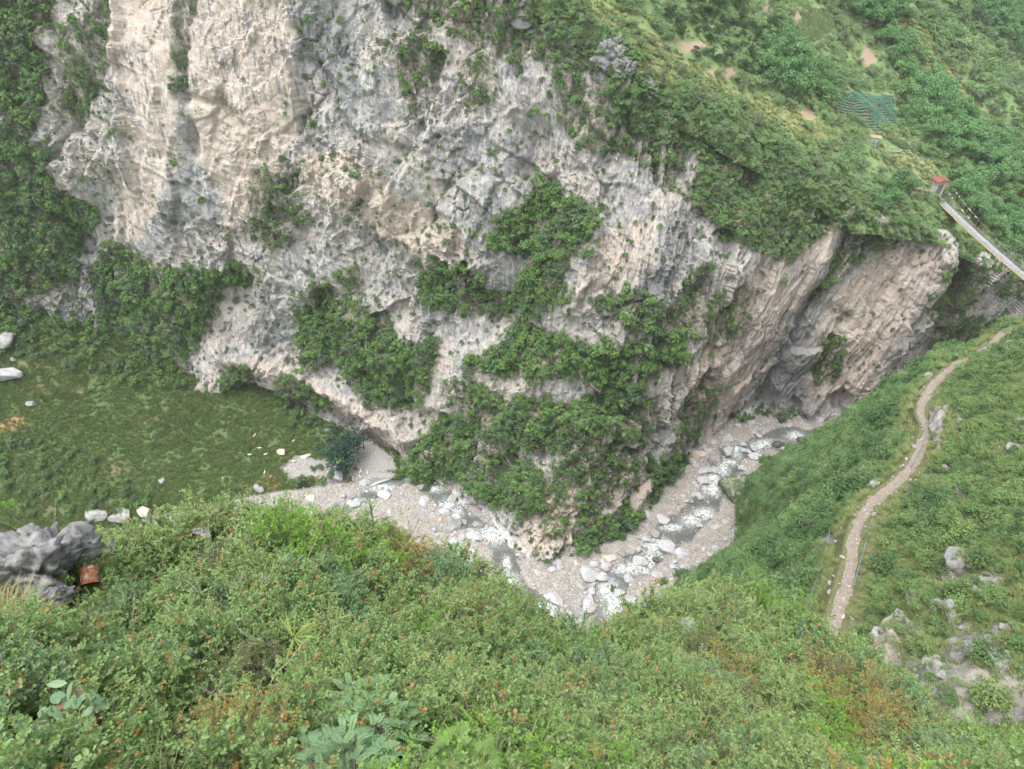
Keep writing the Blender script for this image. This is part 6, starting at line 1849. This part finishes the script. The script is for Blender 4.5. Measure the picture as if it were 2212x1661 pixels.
# deck in panels
npan = 15
for k in range(npan):
    i0, i1 = int(k * (nB - 1) / npan), int((k + 1) * (nB - 1) / npan)
    f0, f1 = axis_pts[i0], axis_pts[i1]
    gap = (f1 - f0) * .004
    ribbon('deck_panel', np.array([f0 - sideB * HW + gap, f1 - sideB * HW - gap]), np.array([f0 + sideB * HW + gap, f1 + sideB * HW - gap]), M_DECK, bridge, .08)
for sg in (-1, 1):
    V, F = tube_mesh([(rel(axis_pts + sideB * sg * (HW + .10) - np.array([0, 0, .12])), .13)], 6)
    link('edge_beam', mesh_from('edge_beam', V, F, [M_BEAM]), bridge)
    for zr in (.30, .55, .80, 1.10):
        V, F = tube_mesh([(rel(axis_pts + sideB * sg * (HW + .02) + np.array([0, 0, zr])), .022)], 5)
        link('rail_wire', mesh_from('rail_wire', V, F, [M_DECK]), bridge)
    # wire netting of the parapet: crossing wires, one part a side
    NP = []
    tot = np.linalg.norm(axis_pts[-1] - axis_pts[0])
    for k in range(int(tot / .32)):
        f = k * .32 / tot
        for lean in (.3, -.3):
            i = f * (nB - 1); i0 = min(int(i), nB - 2)
            p0 = axis_pts[i0] + (axis_pts[i0 + 1] - axis_pts[i0]) * (i - i0) + sideB * sg * (HW + .02)
            NP.append((rel(np.array([p0, p0 + dh * lean + np.array([0, 0, 1.1])])), .013))
    V, F = tube_mesh(NP, 3)
    link('parapet_net', mesh_from('parapet_net', V, F, [M_DECK]), bridge)
# cables and hangers
TOPZ = 5.6
anchor = {}
mastp = TW + np.array([0, 0, 0])
for sg in (-1, 1):
    off_ = sideB * sg * (HW + .12)
    c = axis_pts + off_
    c = c.copy()
    c[:, 2] = zb + 1.0 + (TOPZ - 1.0) * (1 - 2 * s_) ** 2 - 2.2 * 4 * s_ * (1 - s_) * .9 - .2
    V, F = tube_mesh([(rel(c), .05)], 6)
    cab = link('main_cable', mesh_from('main_cable', V, F, [M_CABLE]), bridge)
    for k in range(1, 26):
        f = k / 52.0 * 2.0 * .5 + .004
        i = f * (nB - 1); i0 = int(i); fr = i - i0
        lo = axis_pts[i0] + (axis_pts[i0 + 1] - axis_pts[i0]) * fr + off_
        hi = c[i0] + (c[i0 + 1] - c[i0]) * fr
        V, F = tube_mesh([(rel(np.array([lo, hi])), .025)], 5)
        hg_ = link('hanger', mesh_from('hanger', V, F, [M_BEAM]), bridge)
        V, F = tube_mesh([(rel(np.array([hi - [0, 0, .22], hi, hi + [0, 0, .12]])), [.04, .10, .05])], 6)
        link('clamp', mesh_from('clamp', V, F, [M_BEAM]), hg_)
        if k in (2, 3, 5, 6, 8):
            j1 = min(i0 + 1, nB - 1)
            V, F = tube_mesh([(rel(np.array([hi + (c[j1] - hi) * .15, hi + (c[j1] - hi) * .9])), .10)], 6)
            link('cable_sleeve', mesh_from('cable_sleeve', V, F, [M_SLEEVE]), cab)
# tower
tower = bpy.data.objects.new('bridge_tower', None); C.objects.link(tower)
tower.location = TW + np.array([0, 0, -.3]); tower.rotation_euler = (0, 0, math.atan2(dh[1], dh[0]))
tag(tower, 'white concrete gate tower with a red roof at the bridge head', 'tower')
box('pillar', M_CONC, tower, -.2, 1.35, 2.9, 2.0, .55, 6.4)
box('pillar', M_CONC, tower, -.2, -1.35, 2.9, 2.0, .55, 6.4)
box('lintel', M_CONC, tower, -.2, 0, 5.5, 1.9, 2.15, 1.1)
box('back_panel', M_CONC, tower, -.75, 0, 2.4, .25, 2.15, 5.0)
box('plinth', M_CONC, tower, 0, 0, -.2, 3.2, 4.0, .9)
V = np.array([[-1.9, -2.3, 6.15], [1.5, -2.3, 6.15], [1.5, 2.3, 6.15], [-1.9, 2.3, 6.15], [-1.7, 0, 6.85], [1.3, 0, 6.85], [-1.9, -2.3, 6.0], [1.5, -2.3, 6.0], [1.5, 2.3, 6.0], [-1.9, 2.3, 6.0]])
F = [(0, 1, 5, 4), (2, 3, 4, 5), (1, 2, 5), (3, 0, 4), (0, 6, 7, 1), (1, 7, 8, 2), (2, 8, 9, 3), (3, 9, 6, 0), (6, 9, 8, 7)]
link('roof', mesh_from('tower_roof', V, F, [M_ROOF], smooth=False), tower)
# round stone tank beside the tower
g, n_ = S_HILL.at(1982, 410)
tank = bpy.data.objects.new('stone_tank', None); C.objects.link(tank); tank.location = g
tag(tank, 'low round stone tank with a brown lid left of the bridge tower', 'tank')
V, F = tube_mesh([(np.array([[0, 0, -.8], [0, 0, .4], [0, 0, 1.1]]), [1.7, 1.65, 1.6])], 20)
link('wall', mesh_from('tank_wall', V, F, [M_GREYB]), tank)
V, F = tube_mesh([(np.array([[0, 0, 1.05], [0, 0, 1.15], [0, 0, 1.4], [0, 0, 1.55]]), [1.85, 1.85, 1.0, .02])], 20)
link('lid', mesh_from('tank_lid', V, F, [plain('brown_lid', (.25, .19, .14), .9, .3, 3)]), tank)
# water box with its pipe below the field
g, n_ = S_HILL.at(1888, 305)
wb = bpy.data.objects.new('water_box', None); C.objects.link(wb); wb.location = g; wb.rotation_euler = (0, 0, -.45)
tag(wb, 'small whitewashed water box with a pale pipe below the cabbage field', 'hut')
V = np.array([[-1.4, -1.1, 1.4], [1.6, -1.1, 1.4], [1.6, 1.1, 1.4], [-1.4, 1.1, 1.4], [-1.1, -.9, -1.4], [.3, -.9, -1.4], [.3, .9, -1.4], [-1.1, .9, -1.4]])
F = [(0, 1, 2, 3), (4, 7, 6, 5), (0, 4, 5, 1), (1, 5, 6, 2), (2, 6, 7, 3), (3, 7, 4, 0)]
link('basin', mesh_from('basin', V, F, [M_CONC], smooth=False), wb)
box('slab', plain('mossy_slab', (.30, .27, .18), .9, .3, 3), wb, .1, 0, 1.52, 3.4, 2.6, .2)
V, F = tube_mesh([(np.array([[.3, -.9, .2], [.8, -2.2, -1.2], [1.3, -4.0, -2.4], [1.6, -5.2, -3.0]]), .26)], 10)
link('pipe', mesh_from('pipe', V, F, [plain('pale_pipe', (.62, .66, .72), .5, .15, 3)]), wb)
box('rubble_apron', M_TAN, wb, -2.6, .2, .5, 2.4, 1.8, .8)
# low dry walls on the bridge-head terrace
rw = np.random.default_rng(81)
for wi, (pl, lb) in enumerate([([(1925, 328), (1955, 327), (1972, 338)], 'low dry stone wall above the bridge-head terrace'), ([(1975, 340), (1992, 352), (2004, 366)], 'low dry stone wall along the wood edge of the terrace'), ([(1935, 362), (1955, 372), (1975, 380), (1995, 388)], 'low dry stone wall across the terrace'), ([(1952, 395), (1962, 404)], 'short heap of wall stones near the tank'), ([(2004, 372), (2008, 388)], 'short standing wall end beside the wood')]):
    A_ = [S_HILL.at(*q)[0] for q in pl]
    wl = bpy.data.objects.new('dry_stone_wall', None); C.objects.link(wl); wl.location = A_[0]
    tag(wl, lb, 'wall')
    L_ = crom(np.array(A_), 26, linear=True)
    for k in range(26):
        for lay in range(2):
            if rw.uniform() < .35: continue
            s = rw.uniform(.15, .42)
            link('stone', BOULD['g' if k % 3 else 'w'][k % 3], wl, loc=Vector(L_[k] - A_[0]) + Vector((rw.normal(0, .35), rw.normal(0, .35), .1 + lay * .25)), rot=(0, 0, rw.uniform(0, 6)), scale=(s * 1.3, s, s * .7))

# ---- cabbage field and maize
fg = [S_HILL.at(u, v)[0] for u, v in FIELD]
fc = np.mean(fg, 0)
cab, crot = [], []
kk = np.argwhere((poly_sd(Uh, Vh, FIELD) > 0))
Pfield = S_HILL.G[kk[:, 0], kk[:, 1]]
fx0, fx1 = Pfield[:, 0].min(), Pfield[:, 0].max(); fy0, fy1 = Pfield[:, 1].min(), Pfield[:, 1].max()
FW = [tuple(q[:2]) for q in fg]
Am = np.column_stack([Pfield[:, 0], Pfield[:, 1], np.ones(len(Pfield))])
def zfield(x, y):
    d = (Pfield[:, 0] - x) ** 2 + (Pfield[:, 1] - y) ** 2
    k = np.argsort(d)[:4]; w_ = 1 / (d[k] + .05)
    return float((Pfield[k, 2] * w_).sum() / w_.sum())
rc = np.random.default_rng(83)
# soil sheet of the field
gx, gy = np.meshgrid(np.linspace(fx0, fx1, 46), np.linspace(fy0, fy1, 46))
gz = np.array([[zfield(x, y) + .12 for x, y in zip(a, b_)] for a, b_ in zip(gx, gy)])
ok = poly_sd(gx, gy, FW) > 0
F = grid_faces(46, 46); F = F[ok.ravel()[F].all(1)]
M_SOIL = ground_material('field_soil', [(.09, .11, .065), (.12, .11, .075), (.16, .135, .09), (.26, .19, .13)], 3)
tag(link('cabbage_field', mesh_from('cabbage_field', np.stack([gx, gy, gz], -1).reshape(-1, 3), F, [M_SOIL])), 'tilled field planted in curved rows below the trees', kind='structure')
row = 0
yy = fy0 - 6
while yy < fy1 + 6:
    xx = fx0
    while xx < fx1:
        cx = xx + rc.normal(0, .06)
        cy = yy + .010 * (xx - fx0 - 4) ** 2 * .35 + .25 * (xx - fx0) + rc.normal(0, .06) - 5
        if poly_sd(np.array([cx]), np.array([cy]), FW)[0] > .2 and rc.uniform() > .06:
            cab.append((cx, cy, zfield(cx, cy) + .16))
        xx += .55
    yy += .95
def cabbage(seed):
    r = np.random.default_rng(seed); n = 22
    an = np.arange(n) * 2.4; el = np.linspace(.1, 1.3, n)
    A = np.column_stack([np.cos(an) * np.cos(el), np.sin(an) * np.cos(el), np.sin(el)])
    V, F, nq = leaves_mesh(np.zeros((n, 3)), A, np.repeat([[0, 0, 1.0]], n, 0) + r.normal(0, .1, (n, 3)), r.uniform(.26, .40, n), r.uniform(.24, .34, n), .25, 'hex')
    return proto_obj('cabbage_source', foliage('cabbage_source', [(V, F, np.repeat(r.uniform(0, 1, n), nq), np.zeros(n * nq))], L_CABB))
gn_stuff('cabbages', cab, [(0, 0, rc.uniform(0, 6.28)) for _ in cab], rc.uniform(1.05, 1.45, len(cab)), [cabbage(820 + k) for k in range(3)], 'blue-green cabbages in curved rows')
P_CORN = [proto_obj('maize_source', grass_mesh('maize_source', 830 + k, 14, 1.5, .7, .06, L_CORN, .55)) for k in range(3)]
q = S_HILL.sample(sstep(poly_sd(Uh, Vh, CORN), -1, 2) * vish, 900, .5, seed=84, tries=6)
gn_stuff('maize', S_HILL.G.reshape(-1, 3)[q], [(0, 0, rc.uniform(0, 6.28)) for _ in q], rc.uniform(.8, 1.2, len(q)), P_CORN, 'pale green maize plot above the trees')
q = S_HILL.sample(polys_mask(Uh, Vh, [[(1915, 285), (1960, 315), (1990, 345), (1960, 330), (1920, 305), (1900, 290)], [(1590, 0), (1620, -10), (1630, 60), (1600, 60)], [(1670, 0), (1700, -10), (1690, 50), (1670, 55)]], 2) * vish, 500, .5, seed=85, tries=6)
gn_stuff('terrace_maize', S_HILL.G.reshape(-1, 3)[q], [(0, 0, rc.uniform(0, 6.28)) for _ in q], rc.uniform(.7, 1.1, len(q)), P_CORN, 'green maize on the small terraces')

# ---- hoses and the water channel along the path
M_HOSE = plain('blue_grey_hose', (.16, .22, .26), .5, .25, 6, bumpd=0)
for pl, lb in (([(1752, 1312), (1778, 1240), (1790, 1170), (1797, 1110), (1812, 1058), (1845, 1015), (1885, 985), (1925, 955), (1942, 930)], 'blue-grey water hose strung below the lower path'), ([(1964, 905), (1972, 860), (1980, 820), (1998, 792), (2016, 778)], 'blue-grey water hose strung below the upper path'),
               ([(1962, 1012), (1978, 985), (1998, 950), (2012, 915), (2030, 885)], 'dark hose crossing the path at the rock step'), ([(1848, 1275), (1862, 1222), (1872, 1180)], 'thin pale hose right of the lower path')):
    pts = []
    for u, v in pl:
        g, n_ = S_NEAR.at(u, v)
        pts.append(g + n_ * .45)
    V, F = tube_mesh([(crom(np.array(pts), 40) - pts[0], .055)], 6)
    tag(link('water_hose', mesh_from('water_hose', V, F, [M_HOSE]), loc=pts[0]), lb, 'hose')
M_CHAN = plain('channel_concrete', (.19, .18, .15), .9, .3, 3)
M_MUD = plain('channel_mud', (.06, .055, .045), .5, .3, 5)
for (k0, k1, lb) in ((70, 170, 'concrete water channel beside the lower path'), (255, 330, 'concrete water channel under the rock face by the upper path')):
    ch = bpy.data.objects.new('water_channel', None); C.objects.link(ch); ch.location = TT[k0]
    tag(ch, lb, 'channel')
    for nm, o0, o1, z0, mt in (('channel_wall', 1.02, 1.10, .14, M_CHAN), ('channel_wall', 1.42, 1.52, .22, M_CHAN), ('channel_floor', 1.10, 1.42, .02, M_MUD)):
        A_ = TT[k0:k1] + tn[k0:k1] * o0; B_ = TT[k0:k1] + tn[k0:k1] * o1
        V = np.concatenate([A_, B_]) - TT[k0]; V[:, 2] += z0; n = k1 - k0
        F = np.stack([np.arange(n - 1), np.arange(n - 1) + n, np.arange(1, n) + n, np.arange(1, n)], -1)
        o = link(nm, mesh_from(nm, V, F, [mt], smooth=False), ch)
        md = o.modifiers.new('thick', 'SOLIDIFY'); md.thickness = .35; md.offset = -1

# ---- the air of the gorge
V, F = box_bm(0, 0, 0, 6400, 6400, 620)
m = bpy.data.materials.new('haze_air'); m.use_nodes = True
t = m.node_tree; t.nodes.clear()
out = t.nodes.new('ShaderNodeOutputMaterial'); pv = t.nodes.new('ShaderNodeVolumePrincipled')
pv.inputs['Color'].default_value = (.93, .96, 1.0, 1)
pv.inputs['Density'].default_value = HAZE
pv.inputs['Anisotropy'].default_value = .2
t.links.new(pv.outputs[0], out.inputs['Volume'])
tag(link('haze', mesh_from('haze', V, F, [m], smooth=False), loc=(60, 180, 620 / 2 - 10)), 'thin bright haze filling the gorge', kind='stuff')

# ---- where several plants or stones would share a description, tell them apart by their order
ORD = ['leftmost', 'second from left', 'third from left', 'fourth from left', 'fifth from left', 'sixth from left', 'seventh from left', 'eighth from left', 'ninth from left', 'tenth from left']
same = {}
for o in list(C.objects):
    if o.parent is None and 'label' in o and 'category' in o:
        same.setdefault(o['label'], []).append(o)
for lb, obs in same.items():
    if len(obs) < 2: continue
    obs.sort(key=lambda o: float(project(np.array(o.location))[0]))
    n = len(obs)
    for k, o in enumerate(obs):
        if k == n - 1: q = 'rightmost'
        elif k < len(ORD): q = ORD[k]
        elif n - 1 - k < len(ORD): q = ORD[n - 1 - k].replace('left', 'right')
        else: continue
        new = '%s, %s' % (lb, q)
        if len(new.split()) <= 16: o['label'] = new
